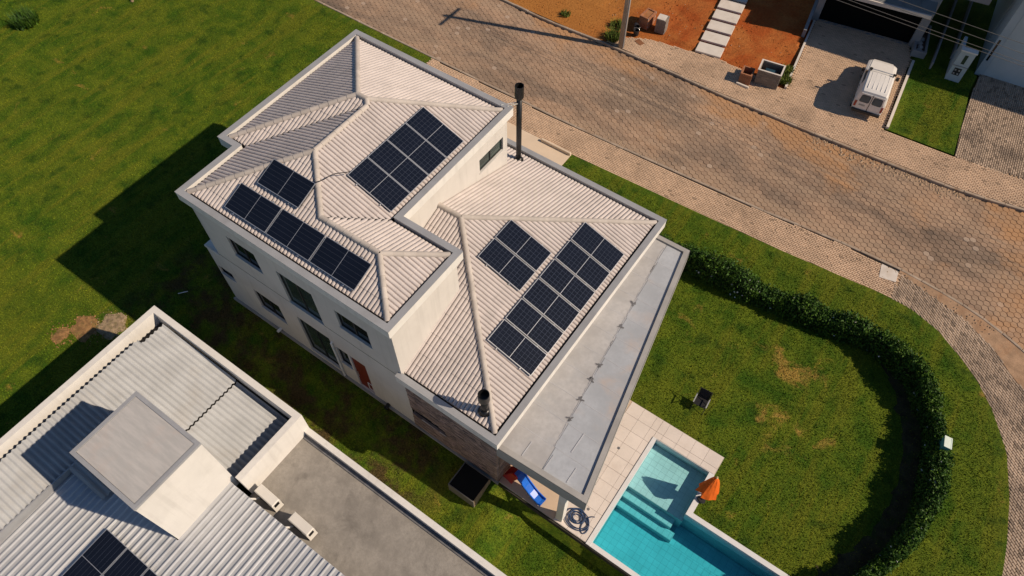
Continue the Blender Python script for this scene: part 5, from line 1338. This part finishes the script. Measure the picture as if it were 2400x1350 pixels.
for k, (x_, y_, rx, ry, lb) in enumerate(((-13.35, -12.15, .75, .5, "orange clay heap on the lawn left of the neighbouring corner"), (-12.45, -11.35, .75, .55, "pale sandy heap on the lawn near the neighbouring parapet corner"), (-13.9, -13.0, .4, .35, "small orange clay heap at the shadow edge on the lawn"))):
    mm = verge_h if k != 1 else mat('heap_sand', (.34, .25, .16), 1, .4, 5, 30, stain=(.12, .12, .03), stain_amt=.7, bump=.6)
    t_ = thing("clay_heap", lb, "heap", (x_, y_, float(gz(x_, y_)) + .01)); mb = MB(); n = 24; V = []; F = []; pa_ = random.uniform(0, 6)
    for i in range(n + 1):
        for j in range(n + 1):
            u_, v_ = 2.4 * i / n - 1.2, 2.4 * j / n - 1.2; th = math.atan2(v_, u_); rr = math.hypot(u_, v_) / (1 + .2 * math.sin(2 * th + pa_) + .12 * math.sin(5 * th))
            V.append((u_ * rx, v_ * ry, .05 * max(-.5, 1 - rr * rr) * random.uniform(.6, 1.3) - .01))
    for i in range(n):
        for j in range(n): F.append((i * (n + 1) + j, (i + 1) * (n + 1) + j, (i + 1) * (n + 1) + j + 1, i * (n + 1) + j + 1))
    mb.mesh(V, F); mb.build("mound", mm, t_, True)
    lumps(200, lambda: (random.gauss(0, rx * .6), random.gauss(0, ry * .6), .0), .012, .06, "clods", mm, t_)
for k, (x_, y_, a_, lb) in enumerate(((-11.2, -8.35, .9, "short white pipe offcut lying in the house shadow"), (-10.25, -9.75, -.4, "short white pipe offcut lying near the neighbouring corner"))):
    mb = MB(); mb.cyl((-.22, 0, .03), (.22, 0, .03), .02, .02, 8); o = mb.build("pipe_offcut", pvc); o.location = (x_, y_, float(gz(x_, y_))); o.rotation_euler = (0, 0, a_); tag(o, lb, "pipe")
def on_clay():
    while True:
        x_, y_ = random.uniform(-13, 5), random.uniform(18.4, 28)
        if y_ < 20.8 and x_ > -4.7: continue
        if x_ > 4.9 + (27.4 - y_) * .147 - .25: continue
        return x_, y_, .0 + max(0, y_ - 23) * .03
lumps(2400, on_clay, .010, .050, "clay_clods", clay_m)
# loose gravel and broken pavers along the gutters
mb = MB()
for k in range(900):
    t_ = random.random()
    if t_ < .35: x_ = random.uniform(8.5, 17); y_ = np.interp(x_, [p[0] for p in FAR_KERB], [p[1] for p in FAR_KERB]) - abs(random.gauss(0, .35)) - .05; z_ = -.118
    elif t_ < .55: x_ = random.uniform(-3, 3); y_ = np.interp(x_, [p[0] for p in NEAR_KERB[:14]], [p[1] for p in NEAR_KERB[:14]]) + abs(random.gauss(0, .3)) + .05; z_ = -.118
    elif t_ < .8: x_ = random.uniform(-10, 4.5); y_ = random.uniform(20.6, 27); z_ = .0
    else: x_ = random.uniform(9, 20); y_ = np.interp(x_, [p[0] for p in NEAR_KERB[:14]], [p[1] for p in NEAR_KERB[:14]]) - abs(random.gauss(0, .5)) - .1; z_ = .012
    r_ = random.uniform(.012, .045) if t_ > .35 else random.uniform(.02, .09)
    mb.cur = random.uniform(.001, .999)
    V = [(x_ + r_ * random.uniform(.6, 1.2) * math.cos(2 * math.pi * j / 6), y_ + r_ * random.uniform(.6, 1.2) * math.sin(2 * math.pi * j / 6), z_) for j in range(6)]
    mb.mesh(V + [(x_, y_, z_ + r_ * .6)], [(j, (j + 1) % 6, 6) for j in range(6)])
o = mb.build("gravel", mat("gravel_stone", (.46, .33, .22), .95, .2, 5, 30, rnd=.5), None, kind="stuff")
